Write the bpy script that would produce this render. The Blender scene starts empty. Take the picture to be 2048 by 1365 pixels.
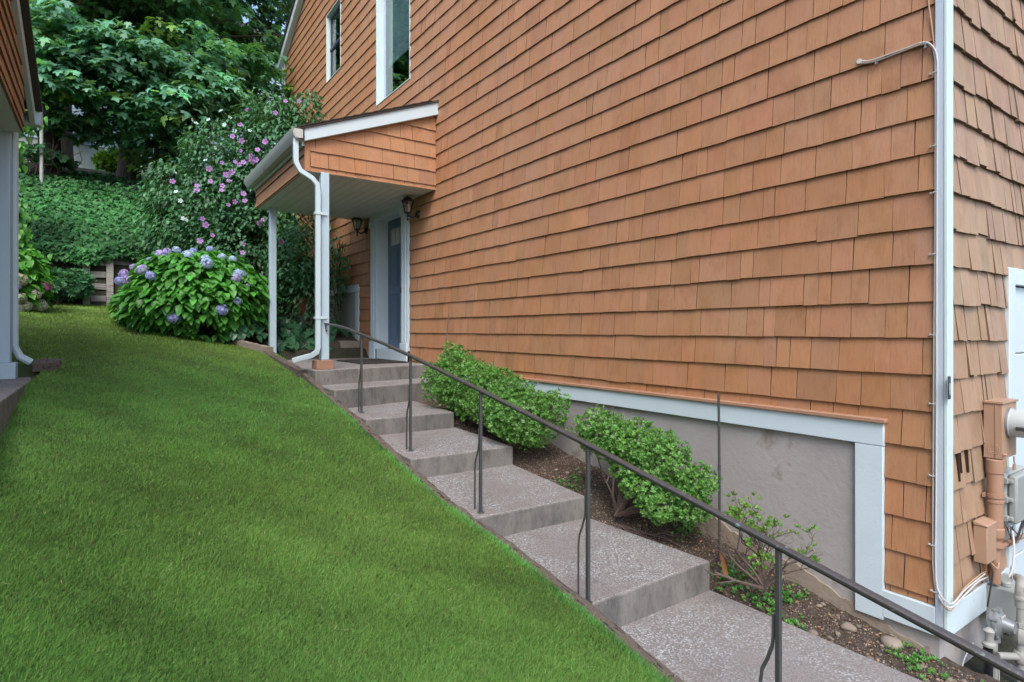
import bpy, bmesh, math, random
import numpy as np
from mathutils import Vector, Matrix
R = math.radians
random.seed(7); rng = np.random.default_rng(11)
sc = bpy.context.scene
COL = sc.collection

# ------------------------------------------------------------ camera, sky, sun, exposure
cd = bpy.data.cameras.new('camera'); cam = bpy.data.objects.new('camera', cd); COL.objects.link(cam)
cam.location = (0, 0, 0); cam.rotation_euler = (R(90), 0, -R(34.63))
cd.sensor_width = 36; cd.lens = 20.742; cd.shift_y = -0.011; cd.clip_start = .05; cd.clip_end = 800
sc.camera = cam
SUN_EL, SUN_AZ = 52, 214          # degrees; azimuth clockwise from +Y, where the sun stands
w = bpy.data.worlds.new('World'); sc.world = w; w.use_nodes = True
nt = w.node_tree; bg = nt.nodes['Background']
sky = nt.nodes.new('ShaderNodeTexSky'); sky.sky_type = 'NISHITA'; sky.sun_disc = False
sky.sun_elevation = R(SUN_EL); sky.sun_rotation = R(SUN_AZ); sky.dust_density = 2.5; sky.ozone_density = 1.0
nt.links.new(sky.outputs[0], bg.inputs[0]); bg.inputs[1].default_value = .15
sd = bpy.data.lights.new('sun', 'SUN'); sd.energy = .9; sd.angle = R(30); sd.color = (1, .94, .85)
so = bpy.data.objects.new('sun', sd); COL.objects.link(so)
sv = Vector((math.sin(R(SUN_AZ))*math.cos(R(SUN_EL)), math.cos(R(SUN_AZ))*math.cos(R(SUN_EL)), math.sin(R(SUN_EL))))
so.rotation_euler = sv.to_track_quat('Z', 'Y').to_euler(); so.location = sv*40
sc.view_settings.view_transform = 'Standard'; sc.view_settings.look = 'None'
sc.view_settings.exposure = 1.3; sc.view_settings.gamma = 1

# ------------------------------------------------------------ materials
def nn(t, k, **kw):
    n = t.nodes.new(k)
    for a, b in kw.items(): setattr(n, a, b)
    return n
def mix(t, a, b, fac, mode='MIX'):
    m = nn(t, 'ShaderNodeMix', data_type='RGBA', blend_type=mode)
    for s, v in ((m.inputs[0], fac), (m.inputs[6], a), (m.inputs[7], b)):
        if isinstance(v, bpy.types.NodeSocket): t.links.new(v, s)
        elif isinstance(v, (int, float)): s.default_value = v
        else: s.default_value = (*v, 1)
    return m.outputs[2]
def ramp(t, fac, stops):
    r = nn(t, 'ShaderNodeValToRGB'); e = r.color_ramp.elements
    while len(e) < len(stops): e.new(.5)
    for q, (p, c) in zip(e, stops):
        q.position = p; q.color = (c, c, c, 1) if isinstance(c, (int, float)) else (*c, 1)
    t.links.new(fac, r.inputs[0]); return r.outputs[0]
def coords(t, stretch=(1, 1, 1)):
    tc = nn(t, 'ShaderNodeNewGeometry'); mp = nn(t, 'ShaderNodeMapping'); mp.inputs['Scale'].default_value = stretch
    t.links.new(tc.outputs['Position'], mp.inputs[0]); return mp.outputs[0]
def noise(t, vec, scale, detail=4, rough=.6):
    n = nn(t, 'ShaderNodeTexNoise'); n.inputs['Scale'].default_value = scale; n.inputs['Detail'].default_value = detail
    n.inputs['Roughness'].default_value = rough; t.links.new(vec, n.inputs['Vector']); return n.outputs[0]
def newmat(name):
    m = bpy.data.materials.new(name); m.use_nodes = True
    return m, m.node_tree, m.node_tree.nodes['Principled BSDF']
def bump(t, bs, h, strength, dist=.01):
    b = nn(t, 'ShaderNodeBump'); b.inputs['Strength'].default_value = strength; b.inputs['Distance'].default_value = dist
    t.links.new(h, b.inputs['Height']); t.links.new(b.outputs[0], bs.inputs['Normal'])
def pm(name, col, rough=.7, var=.25, ns=6, bmp=.15, bs_=50, stretch=(1, 1, 1), tint=False, metal=0, spec=.4, dark=None, dthr=.62, dns=None, bdist=.01):
    """painted / plain surface: base colour, soft variation, optional wear blotches of colour `dark`"""
    m, t, b = newmat(name); v = coords(t, stretch)
    c = mix(t, [k*(1-var) for k in col], [min(1, k*(1+var)) for k in col], noise(t, v, ns, 5))
    if dark:
        c = mix(t, c, dark, ramp(t, noise(t, v, dns or ns*3, 6, .7), [(dthr, 0), (dthr+.08, 1)]))
    if tint:
        a = nn(t, 'ShaderNodeAttribute', attribute_name='tint'); c = mix(t, c, a.outputs[0], 1, 'MULTIPLY')
    t.links.new(c, b.inputs['Base Color']); b.inputs['Roughness'].default_value = rough
    b.inputs['Metallic'].default_value = metal; b.inputs['Specular IOR Level'].default_value = spec
    if bmp: bump(t, b, noise(t, v, bs_, 5, .65), bmp, bdist)
    return m
def leafmat(name, col, tr=.35, rough=.45, spec=.35):
    m, t, b = newmat(name)
    a = nn(t, 'ShaderNodeAttribute', attribute_name='tint'); c = mix(t, col, a.outputs[0], 1, 'MULTIPLY')
    t.links.new(c, b.inputs['Base Color']); b.inputs['Roughness'].default_value = rough; b.inputs['Specular IOR Level'].default_value = spec
    tl = nn(t, 'ShaderNodeBsdfTranslucent'); c2 = mix(t, c, (1.3, 1.25, .5), 1, 'MULTIPLY'); t.links.new(c2, tl.inputs[0])
    ms = nn(t, 'ShaderNodeMixShader'); ms.inputs[0].default_value = tr
    out = t.nodes['Material Output']
    t.links.new(b.outputs[0], ms.inputs[1]); t.links.new(tl.outputs[0], ms.inputs[2]); t.links.new(ms.outputs[0], out.inputs[0])
    return m
def shinglemat(name, col, col2, pale, wear):
    m, t, b = newmat(name)
    v = coords(t, (1, 1, 1)); vs = coords(t, (28, 28, 2.2))
    a = nn(t, 'ShaderNodeAttribute', attribute_name='tint')
    c = mix(t, col, col2, ramp(t, noise(t, v, 1.1, 3), [(.35, 0), (.65, 1)]))
    c = mix(t, c, pale, ramp(t, noise(t, vs, 1.6, 6, .7), [(.45, 0), (.9, wear)]))
    c = mix(t, c, [k*.62 for k in col2], ramp(t, noise(t, vs, 3.2, 5, .75), [(.50, 0), (.78, .7)]))
    vd = coords(t, (14, 14, 9)); c = mix(t, c, [k*.78 for k in col2], ramp(t, noise(t, vd, .55, 5, .7), [(.5, 0), (.72, .75)]))
    c = mix(t, c, [k*.42 for k in col], ramp(t, noise(t, v, 60, 3, .6), [(.71, 0), (.76, .8)]))
    vc = coords(t, (75, 75, 3)); c = mix(t, c, [k*.35 for k in col2], ramp(t, noise(t, vc, 1.5, 2, .5), [(.735, 0), (.76, .8)]))
    c = mix(t, c, a.outputs[0], 1, 'MULTIPLY')
    t.links.new(c, b.inputs['Base Color']); b.inputs['Roughness'].default_value = .62; b.inputs['Specular IOR Level'].default_value = .3
    bump(t, b, noise(t, vs, 5, 6, .75), .6, .005)
    return m
def aggregate():
    """exposed aggregate tread on top, cast concrete with stains on upright faces"""
    m, t, b = newmat('aggregate_concrete'); v = coords(t)
    vo = nn(t, 'ShaderNodeTexVoronoi'); vo.inputs['Scale'].default_value = 100; t.links.new(v, vo.inputs['Vector'])
    cell = nn(t, 'ShaderNodeSeparateColor'); t.links.new(vo.outputs['Color'], cell.inputs[0])
    peb = ramp(t, cell.outputs[0], [(0, (.14, .142, .142)), (.3, (.225, .22, .215)), (.55, (.295, .285, .28)), (.75, (.33, .36, .38)), (1, (.48, .535, .565))])
    mask = ramp(t, noise(t, v, 2.3, 5, .7), [(.42, .05), (.58, 1)])
    cem = mix(t, (.195, .185, .18), (.28, .265, .26), noise(t, v, 9, 5))
    top = mix(t, cem, peb, mask)
    top = mix(t, top, (.15, .125, .115), ramp(t, vo.outputs['Distance'], [(.0, 0), (.35, 0), (.7, .8)]))
    top = mix(t, top, (.205, .19, .185), ramp(t, noise(t, v, 1.4, 5), [(.5, 0), (.7, .5)]))
    crk = nn(t, 'ShaderNodeTexVoronoi', feature='DISTANCE_TO_EDGE'); crk.inputs['Scale'].default_value = 1.15
    wv = nn(t, 'ShaderNodeVectorMath', operation='ADD'); t.links.new(v, wv.inputs[0]); nz = nn(t, 'ShaderNodeTexNoise'); nz.inputs['Scale'].default_value = 4; nz.inputs['Detail'].default_value = 6; t.links.new(v, nz.inputs['Vector']); t.links.new(nz.outputs['Color'], wv.inputs[1]); t.links.new(wv.outputs[0], crk.inputs['Vector'])
    top = mix(t, top, (.09, .08, .072), ramp(t, crk.outputs['Distance'], [(0, .75), (.006, .0)]))
    top = mix(t, top, (.12, .125, .10), ramp(t, noise(t, v, 3.1, 6, .75), [(.60, 0), (.74, .55)]))
    vs = coords(t, (1, 1, .35))
    side = mix(t, (.095, .092, .09), (.235, .222, .205), ramp(t, noise(t, vs, 7, 6, .75), [(.36, 0), (.66, 1)]))
    side = mix(t, side, (.055, .052, .048), ramp(t, noise(t, vs, 14, 6, .75), [(.55, 0), (.68, .8)]))
    side = mix(t, side, (.42, .41, .36), ramp(t, noise(t, v, 26, 5, .7), [(.66, 0), (.72, .7)]))
    g = nn(t, 'ShaderNodeNewGeometry'); s = nn(t, 'ShaderNodeSeparateXYZ'); t.links.new(g.outputs['True Normal'], s.inputs[0])
    c = mix(t, side, top, ramp(t, s.outputs[2], [(.5, 0), (.8, 1)]))
    t.links.new(c, b.inputs['Base Color']); b.inputs['Roughness'].default_value = .85
    h = mix(t, noise(t, v, 90, 4), ramp(t, vo.outputs['Distance'], [(0, 1), (.7, 0)]), .5)
    bump(t, b, h, .5, .006)
    return m
def grassmat():
    m, t, b = newmat('grass_blades'); a = nn(t, 'ShaderNodeAttribute', attribute_name='tint')
    t.links.new(a.outputs[0], b.inputs['Base Color']); b.inputs['Roughness'].default_value = .6; b.inputs['Specular IOR Level'].default_value = .25
    tl = nn(t, 'ShaderNodeBsdfTranslucent'); t.links.new(a.outputs[0], tl.inputs[0])
    ms = nn(t, 'ShaderNodeMixShader'); ms.inputs[0].default_value = .3
    t.links.new(b.outputs[0], ms.inputs[1]); t.links.new(tl.outputs[0], ms.inputs[2]); t.links.new(ms.outputs[0], t.nodes['Material Output'].inputs[0])
    return m
def glassmat(name, tr=.55, tintc=(.8, .9, .9)):
    m, t, b = newmat(name)
    g = nn(t, 'ShaderNodeBsdfGlossy'); g.inputs['Roughness'].default_value = .03
    tp = nn(t, 'ShaderNodeBsdfTransparent'); tp.inputs[0].default_value = (*tintc, 1)
    ms = nn(t, 'ShaderNodeMixShader'); ms.inputs[0].default_value = tr
    t.links.new(g.outputs[0], ms.inputs[1]); t.links.new(tp.outputs[0], ms.inputs[2]); t.links.new(ms.outputs[0], t.nodes['Material Output'].inputs[0])
    return m
M = {}
M['shingle'] = shinglemat('painted_shingle', (.42, .224, .124), (.395, .189, .090), (.45, .28, .178), .6)
M['shingle_worn'] = shinglemat('weathered_shingle', (.35, .235, .155), (.32, .20, .125), (.42, .33, .25), .9)
M['gap'] = pm('sheathing_dark', (.035, .018, .012), .9, bmp=0)
M['white'] = pm('white_paint', (.53, .635, .69), .5, .09, 3, .18, 60, dark=(.30, .32, .31), dthr=.665, dns=16)
M['white_old'] = pm('white_paint_chipped', (.54, .66, .66), .5, .06, 4, .2, 60, dark=(.20, .20, .20), dthr=.71, dns=40)
M['post'] = pm('white_paint_blue_cast', (.40, .53, .61), .5, .09, 3, .15, 60, dark=(.24, .30, .32), dthr=.69, dns=14)  # white posts with the bluish cast of the light put into the colour
M['gutter_old'] = pm('aged_gutter', (.44, .46, .43), .5, .1, 5, .08, dark=(.25, .25, .22), dthr=.62, dns=6)
M['drip'] = pm('painted_cap', (.36, .205, .135), .6, .12, 8, .3, 50, dark=(.55, .55, .52), dthr=.69, dns=14)
M['lav'] = pm('white_paint_shade_tone', (.46, .53, .62), .5, .1, 4, .2, 60, dark=(.16, .15, .15), dthr=.68, dns=30)  # white paint with lavender shade put into its colour
M['soffit'] = pm('soffit_paint', (.56, .60, .55), .5, .06, 4, .05)
M['gutter'] = pm('gutter_metal', (.50, .62, .68), .35, .06, 6, .04, spec=.5)
M['darkroof'] = pm('asphalt_shingle', (.06, .05, .045), .9, .4, 30, .4, 90)
M['door'] = pm('door_blue', (.085, .135, .20), .38, .08, 5, .03)
M['mat'] = pm('door_mat_fibre', (.03, .025, .022), .95, .5, 60, .6, 200)
M['black'] = pm('black_iron', (.055, .058, .062), .38, .3, 25, .2, 70, dark=(.34, .34, .33), dthr=.68, dns=50, spec=.6)
M['rail'] = pm('worn_rail_iron_glints', (.06, .057, .058), .36, .3, 18, .2, 60, dark=(.16, .22, .23), dthr=.60, dns=34, spec=.6)  # blotches mix pale chips with a painted bluish reflection
M['lantern'] = pm('lantern_metal', (.012, .011, .012), .5, .2, 10, .1, spec=.6)
M['lampglass'] = pm('frosted_lamp_glass', (.55, .58, .56), .25, .05, 10, 0)
M['conc'] = aggregate()
M['stucco'] = pm('foundation_stucco', (.335, .32, .315), .85, .26, 2.6, .35, 28, dark=(.24, .215, .19), dthr=.58, dns=2.6, bdist=.012)
M['stucco_tan'] = pm('parged_foundation', (.27, .225, .18), .9, .25, 5, .5, 25, dark=(.20, .17, .14), dthr=.6, dns=6, bdist=.015)
M['panel'] = pm('grey_panel', (.36, .38, .38), .7, .18, 3, .1, stretch=(1, 6, .6))
M['timber'] = pm('weathered_timber', (.17, .135, .115), .9, .55, 9, .9, 40, stretch=(6, .35, 6), dark=(.04, .03, .026), dthr=.52, dns=9, bdist=.02)
M['timber_pale'] = pm('grey_timber', (.27, .23, .19), .9, .35, 9, .8, 30, stretch=(5, .5, 5), dark=(.10, .09, .08), dthr=.58, dns=8, bdist=.015)
M['wallwood'] = pm('grey_wall_timber', (.26, .25, .23), .9, .45, 7, .7, 30, stretch=(.4, 5, 6), dark=(.05, .05, .048), dthr=.54, dns=6, bdist=.015, tint=True)
M['block'] = pm('wood_block', (.30, .17, .12), .8, .3, 20, .4, 30, stretch=(.3, .3, 4))
M['soil'] = pm('bed_soil', (.075, .056, .043), .95, .7, 30, 1.0, 45, dark=(.20, .16, .13), dthr=.60, dns=60, bdist=.03)
M['earth'] = pm('dark_earth', (.035, .035, .022), .95, .6, 14, 1.0, 20, bdist=.03)
M['lawnbase'] = pm('lawn_base', (.05, .07, .02), .95, .5, 12, .6, 60)
M['grass'] = grassmat()
M['stone'] = pm('pebble_stone', (.20, .175, .155), .8, .35, 12, .4, 60, tint=True)
M['pot'] = pm('terracotta', (.30, .12, .075), .75, .3, 10, .2)
M['bark'] = pm('bark', (.06, .048, .038), .95, .5, 6, 1.0, 14, stretch=(1, 1, .3), bdist=.05)
M['twig'] = pm('twig', (.11, .08, .07), .9, .35, 20, .4, 80)
M['stem'] = pm('stem', (.07, .06, .035), .9, .35, 20, .3, 80)
M['tanbox'] = pm('tan_enclosure', (.37, .24, .165), .5, .08, 5, .08)
M['tanpipe'] = pm('painted_conduit', (.33, .20, .135), .55, .12, 8, .15, dark=(.16, .08, .05), dthr=.72, dns=14)
M['greybox'] = pm('grey_enclosure', (.29, .315, .305), .45, .12, 5, .05)
M['greymetal'] = pm('grey_metal', (.25, .27, .28), .38, .15, 9, .1, metal=.4, dark=(.22, .10, .05), dthr=.72, dns=14)
M['gaspipe'] = pm('gas_pipe_paint', (.29, .295, .28), .55, .25, 12, .2, dark=(.20, .09, .05), dthr=.60, dns=14)
M['blackpipe'] = pm('black_plastic', (.012, .013, .017), .3, .2, 8, .05, spec=.6)
M['meterglass'] = pm('meter_glass', (.42, .46, .47), .12, .1, 6, 0, spec=.8)
M['cable'] = pm('white_cable', (.52, .53, .52), .5, .12, 10, 0)
M['cable_tan'] = pm('tan_cable', (.42, .27, .18), .55, .12, 10, 0)
M['darkcable'] = pm('dark_cable', (.05, .035, .03), .5, .12, 10, 0)
M['glass'] = glassmat('window_glass', .72)
M['lampshell'] = glassmat('lamp_pane', .8)
M['navy'] = pm('navy_sash', (.045, .055, .09), .4, .1, 5, .03)
M['curtain'] = pm('blind_cloth', (.42, .47, .49), .8, .08, 3, .05, stretch=(1, 3, .3))
M['room'] = pm('room_dark', (.02, .022, .03), .9, .2, 3, 0)
M['clap'] = pm('blue_clapboard', (.36, .47, .58), .6, .06, 4, 0)
M['farwhite'] = pm('far_white_trim', (.62, .70, .78), .6, .06, 4, 0)
M['farconc'] = pm('far_foundation', (.32, .36, .34), .8, .2, 2, 0)
M['plaque'] = pm('plaque_dark', (.05, .05, .055), .4, .2, 10, 0)
M['plaquepale'] = pm('plaque_pale', (.42, .42, .40), .4, .2, 10, 0)
M['maple'] = leafmat('maple_leaf', (.135, .34, .215), .4)  # sun on the low boughs brightened into this leaf colour
M['maple_dark'] = leafmat('maple_leaf_shaded', (.07, .19, .08), .5)  # backlit upper leaves painted as a darker, shaded copy
M['ivyleaf'] = leafmat('ivy_leaf', (.058, .21, .068), .25, .5, .25)
M['boxleaf'] = leafmat('shrub_leaf', (.13, .30, .07), .3, .35, .45)
M['hydleaf'] = leafmat('hydrangea_leaf', (.085, .30, .05), .25, .4, .4)
M['rosleaf'] = leafmat('hibiscus_leaf', (.08, .21, .10), .3)
M['hostaleaf'] = leafmat('hosta_leaf', (.05, .15, .075), .2, .35, .5)
M['hibpink'] = leafmat('hibiscus_petal', (.55, .34, .76), .3, .6, .2)
M['hydblue'] = leafmat('hydrangea_floret', (.40, .46, .86), .25, .7, .1)
M['hydwhite'] = leafmat('hydrangea_floret_faded', (.52, .53, .42), .25, .7, .1)
M['hydpink'] = leafmat('hydrangea_floret_pink', (.72, .22, .58), .25, .7, .1)
M['deadleaf'] = leafmat('dead_leaf', (.24, .16, .10), .1, .8, .1)

# ------------------------------------------------------------ mesh builder
def wloc(o):
    v = Vector((0, 0, 0))
    while o is not None: v += Vector(o.location); o = o.parent
    return v
class MB:
    def __init__(s): s.v = []; s.f = []; s.t = []; s.n = 0; s.any = False; s.sm = []
    def add(s, V, Fc, tint=None, smooth=False):
        s.v.append(np.asarray(V, float).reshape(-1, 3))
        for q in Fc: s.f.append([s.n+i for i in q]); s.sm.append(smooth)
        k = len(s.v[-1]); s.n += k
        s.t.append(np.tile(np.array(tint if tint is not None else (1, 1, 1), float), (k, 1)))
        if tint is not None: s.any = True
        return s
    def hexa(s, b, t, tint=None):      # four bottom, four top points (ccw from above)
        return s.add(list(b)+list(t), [(3, 2, 1, 0), (4, 5, 6, 7), (0, 1, 5, 4), (1, 2, 6, 5), (2, 3, 7, 6), (3, 0, 4, 7)], tint)
    def box(s, x0, x1, y0, y1, z0, z1, tint=None):
        return s.hexa([(x0, y0, z0), (x1, y0, z0), (x1, y1, z0), (x0, y1, z0)], [(x0, y0, z1), (x1, y0, z1), (x1, y1, z1), (x0, y1, z1)], tint)
    def bar(s, p, q, wd, ht, up=(0, 0, 1), tint=None):
        p, q = Vector(p), Vector(q); d = (q-p).normalized(); u = Vector(up); sd_ = d.cross(u).normalized(); u2 = sd_.cross(d).normalized()
        a = [p-sd_*wd/2-u2*ht/2, p+sd_*wd/2-u2*ht/2, q+sd_*wd/2-u2*ht/2, q-sd_*wd/2-u2*ht/2]
        return s.hexa(a, [k+u2*ht for k in a], tint)
    def tube(s, pts, r, n=8, tint=None, caps=True):
        pts = [Vector(p) for p in pts]; m = len(pts)
        r = [r]*m if isinstance(r, (int, float)) else list(r)
        V = []; prev = None
        for i, p in enumerate(pts):
            d = (pts[min(i+1, m-1)]-pts[max(i-1, 0)]).normalized()
            a = prev if prev is not None else (Vector((0, 0, 1)) if abs(d.z) < .9 else Vector((1, 0, 0)))
            u = (a-d*a.dot(d)).normalized(); prev = u; v_ = d.cross(u)
            for k in range(n):
                an = 2*math.pi*k/n; V.append(p+(u*math.cos(an)+v_*math.sin(an))*r[i])
        Fc = [(i*n+k, i*n+(k+1) % n, (i+1)*n+(k+1) % n, (i+1)*n+k) for i in range(m-1) for k in range(n)]
        if caps: Fc += [tuple(range(n-1, -1, -1)), tuple((m-1)*n+k for k in range(n))]
        return s.add(V, Fc, tint, True)
    def lathe(s, c, prof, n=20, axis='z', tint=None):
        V = []
        for (r_, h) in prof:
            for k in range(n):
                a = 2*math.pi*k/n; x, y = r_*math.cos(a), r_*math.sin(a)
                V.append({'z': (c[0]+x, c[1]+y, c[2]+h), 'y': (c[0]+x, c[1]-h, c[2]+y), 'x': (c[0]+h, c[1]+x, c[2]+y)}[axis])
        m = len(prof)
        Fc = [(i*n+k, i*n+(k+1) % n, (i+1)*n+(k+1) % n, (i+1)*n+k) for i in range(m-1) for k in range(n)]
        Fc += [tuple(range(n-1, -1, -1)), tuple((m-1)*n+k for k in range(n))]
        return s.add(V, Fc, tint, True)
    def raw(s, V, T, tint):     # numpy verts (N,3), tris (M,3), tint (N,3)
        s.rawd = (V, T, tint); return s
    def build(s, name, mat, parent=None, bevel=0, loc=None):
        me = bpy.data.meshes.new(name)
        off = wloc(parent) if parent is not None else Vector(loc or (0, 0, 0))
        if hasattr(s, 'rawd'):
            V, T, tint = s.rawd; V = V-np.array(off); L = T.shape[1]
            me.vertices.add(len(V)); me.vertices.foreach_set('co', V.astype('f').ravel())
            me.loops.add(T.size); me.loops.foreach_set('vertex_index', T.astype('i').ravel())
            me.polygons.add(len(T)); me.polygons.foreach_set('loop_start', (np.arange(len(T))*L).astype('i'))
            me.polygons.foreach_set('loop_total', np.full(len(T), L, 'i'))
            me.update(calc_edges=True); tn = tint
        else:
            V = np.concatenate(s.v)-np.array(off); me.from_pydata(V.tolist(), [], s.f)
            me.polygons.foreach_set('use_smooth', s.sm); sharp = True; tn = np.concatenate(s.t)
        if tn is not None:
            ca = me.color_attributes.new('tint', 'FLOAT_COLOR', 'POINT')
            ca.data.foreach_set('color', np.concatenate([tn, np.ones((len(tn), 1))], 1).astype('f').ravel())
        me.materials.append(M[mat] if isinstance(mat, str) else mat)
        if not hasattr(s, 'rawd'):
            bm = bmesh.new(); bm.from_mesh(me); bmesh.ops.recalc_face_normals(bm, faces=bm.faces); bm.to_mesh(me); bm.free(); me.set_sharp_from_angle(angle=R(38))
        o = bpy.data.objects.new(name, me); COL.objects.link(o)
        if parent is not None: o.parent = parent
        else: o.location = off
        if bevel:
            b = o.modifiers.new('bevel', 'BEVEL'); b.width = bevel; b.segments = 2; b.limit_method = 'ANGLE'; b.angle_limit = R(50)
        return o
def thing(name, label, cat, loc=(0, 0, 0), group=None):
    o = bpy.data.objects.new(name, None); COL.objects.link(o); o.location = loc; o.empty_display_size = .1
    return tag(o, label, cat, group)
def tag(o, label, cat, group=None):
    o['label'] = label; o['category'] = cat
    if group: o['group'] = group
    return o
def struct(o): o['kind'] = 'structure'; return o
def stuff(o, label=None, cat=None):
    o['kind'] = 'stuff'
    if label: o['label'] = label; o['category'] = cat
    return o
def lerp(a, b, t): return a+(b-a)*t
def smooth0(pts, n=5):
    P = [Vector(p) for p in pts]; out = []
    for i in range(len(P)-1):
        p0, p1, p2, p3 = P[max(0, i-1)], P[i], P[i+1], P[min(len(P)-1, i+2)]
        for k in range(n):
            t = k/n; out.append(.5*((2*p1)+(-p0+p2)*t+(2*p0-5*p1+4*p2-p3)*t*t+(-p0+3*p1-3*p2+p3)*t**3))
    out.append(P[-1]); return out

# ---- polygons in a wall's (u, z) plane
def halfclip(P, a, b, c):      # keep a*u+b*z<=c
    out = []
    for i in range(len(P)):
        p, q = P[i], P[(i+1) % len(P)]; dp, dq = a*p[0]+b*p[1]-c, a*q[0]+b*q[1]-c
        if dp <= 0: out.append(p)
        if (dp < 0 < dq) or (dq < 0 < dp):
            t = dp/(dp-dq); out.append((p[0]+(q[0]-p[0])*t, p[1]+(q[1]-p[1])*t))
    return out
def subtract(polys, r):        # rect u0,u1,z0,z1
    res = []
    for P in polys:
        us = [p[0] for p in P]; zs = [p[1] for p in P]
        if max(us) <= r[0] or min(us) >= r[1] or max(zs) <= r[2] or min(zs) >= r[3]: res.append(P); continue
        for (a, b, c) in ((1, 0, r[0]), (-1, 0, -r[1]), (0, 1, r[2]), (0, -1, -r[3])):
            o = halfclip(P, a, b, c)
            if len(o) > 2: res.append(o)
            P = halfclip(P, -a, -b, -c)
            if len(P) < 3: break
    return [P for P in res if abs(sum(P[i][0]*P[(i+1) % len(P)][1]-P[(i+1) % len(P)][0]*P[i][1] for i in range(len(P)))) > 2e-5]
def shingles(mb, P3, nrm, u0, u1, z0, z1, zanchor, holes=(), clips=(), exp=.19, wmin=.07, wmax=.24, thick=.019, rough=1., seed=1, dz=.0012):
    """P3(u,z,off) -> 3D point; off is the distance proud of the wall"""
    rd = random.Random(seed); k0 = math.floor((z0-zanchor)/exp)
    k = k0
    while zanchor+k*exp < z1:
        zb = zanchor+k*exp; u = u0-rd.random()*.1
        while u < u1:
            wd = rd.uniform(wmin, wmax); a, b = max(u, u0), min(u+wd-.0016-rd.random()**2*.0028*rough, u1); u += wd
            if b-a < .012: continue
            j = rd.gauss(0, dz)
            if rd.random() < .02*rough: j -= .005*rough
            tilt = rd.gauss(0, .0008*rough); zt = zb+exp+.012; sk = rd.gauss(0, .0018*rough)
            th = thick*(1+rd.gauss(0, .07*rough))
            P = [(a, max(zb+j-tilt, z0)), (b, max(zb+j+tilt, z0)), (b-sk, min(zt, z1)), (a-sk, min(zt, z1))]
            polys = [P]
            for c in clips:
                polys = [q for q in (halfclip(Q, *c) for Q in polys) if len(q) > 2]
            for h in holes: polys = subtract(polys, h)
            g = rd.gauss(1, .032); tn = (g*(1+rd.gauss(0, .025)), g, g*(1+rd.gauss(0, .04)))
            if rd.random() < .04: tn = tuple(x*.9 for x in tn)
            cup = rd.gauss(0, .0014*rough); mid = (a+b)/2
            for Q in polys:
                m = len(Q); f_ = lambda z: th*(1-.85*max(0, min(1, (z-zb)/(exp+.012))))
                if len(Q) == 4 and rough > 1.2 and Q is P:     # warped shingle: extra column
                    pass
                V = [P3(p[0], p[1], f_(p[1])+cup*((p[0]-mid)/(b-a))) for p in Q]+[P3(p[0], p[1], -.004) for p in Q]
                mb.add(V, [tuple(range(m))], tn)
                mb.add(V, [(i, m+i, m+(i+1) % m, (i+1) % m) for i in range(m)], [.5*x for x in tn])   # edges tinted dark to paint the shadow line under each course
        k += 1
def sheet(mb, P3, poly, holes, d0, d1):
    polys = [poly]
    for h in holes: polys = subtract(polys, h)
    for Q in polys:
        m = len(Q)
        mb.add([P3(p[0], p[1], d0) for p in Q]+[P3(p[0], p[1], d1) for p in Q], [tuple(range(m)), tuple(range(2*m-1, m-1, -1))]+[(i, m+i, m+(i+1) % m, (i+1) % m) for i in range(m)])

# ---- leaves
def rot_frames(nrm, spin):
    """orthonormal frames: z axis along nrm, rotated by spin; returns (N,3,3) with columns x,y,z"""
    z = nrm/np.linalg.norm(nrm, axis=1, keepdims=True)
    a = np.where(np.abs(z[:, 2:3]) < .95, np.array([[0, 0, 1.]]), np.array([[1., 0, 0]]))
    x = np.cross(a, z); x /= np.linalg.norm(x, axis=1, keepdims=True); y = np.cross(z, x)
    c, s = np.cos(spin)[:, None], np.sin(spin)[:, None]
    return np.stack([x*c+y*s, -x*s+y*c, z], axis=2)
def scatter(P, Fr, size, tpl, tints):
    TV, TT = tpl; N = len(P)
    V = np.einsum('nij,kj->nki', Fr, TV)*np.asarray(size).reshape(-1, 1, 1)+P[:, None, :]
    T = (TT[None]+(np.arange(N)*len(TV))[:, None, None]).reshape(-1, TT.shape[1])
    return V.reshape(-1, 3), T, np.repeat(tints, len(TV), axis=0)
def merge(lst):
    V = []; T = []; C = []; n = 0
    for v, t, c in lst: V.append(v); T.append(t+n); C.append(c); n += len(v)
    return np.concatenate(V), np.concatenate(T), np.concatenate(C)
def tnt(N, sd_=.15, hue=.1, base=(1, 1, 1)):
    g = np.clip(rng.normal(1, sd_, (N, 1)), .4, 1.8); return g*np.clip(1+rng.normal(0, hue, (N, 3)), .5, 1.6)*np.array(base)
def leaf_tpl(w=.5, droop=.25, fold=.12, seg=3):
    """ovate leaf, length 1 along +y, folded on the midrib, tip drooping"""
    ys = np.linspace(0, 1, seg+2); V = [(0, 0, 0)]; 
    for y in ys[1:-1]:
        hw = w*.5*math.sin(math.pi*y**.75)**.8; z = -droop*y*y
        V += [(-hw, y, z+fold*hw*2), (0, y, z), (hw, y, z+fold*hw*2)]
    V.append((0, 1, -droop)); T = [(0, 2, 1), (0, 3, 2)]
    for i in range(seg-1):
        a = 1+3*i; b = a+3
        T += [(a, a+1, b+1), (a, b+1, b), (a+1, a+2, b+2), (a+1, b+2, b+1)]
    a = 1+3*(seg-1); e = len(V)-1; T += [(a, a+1, e), (a+1, a+2, e)]
    return np.array(V, float), np.array(T)
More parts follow.
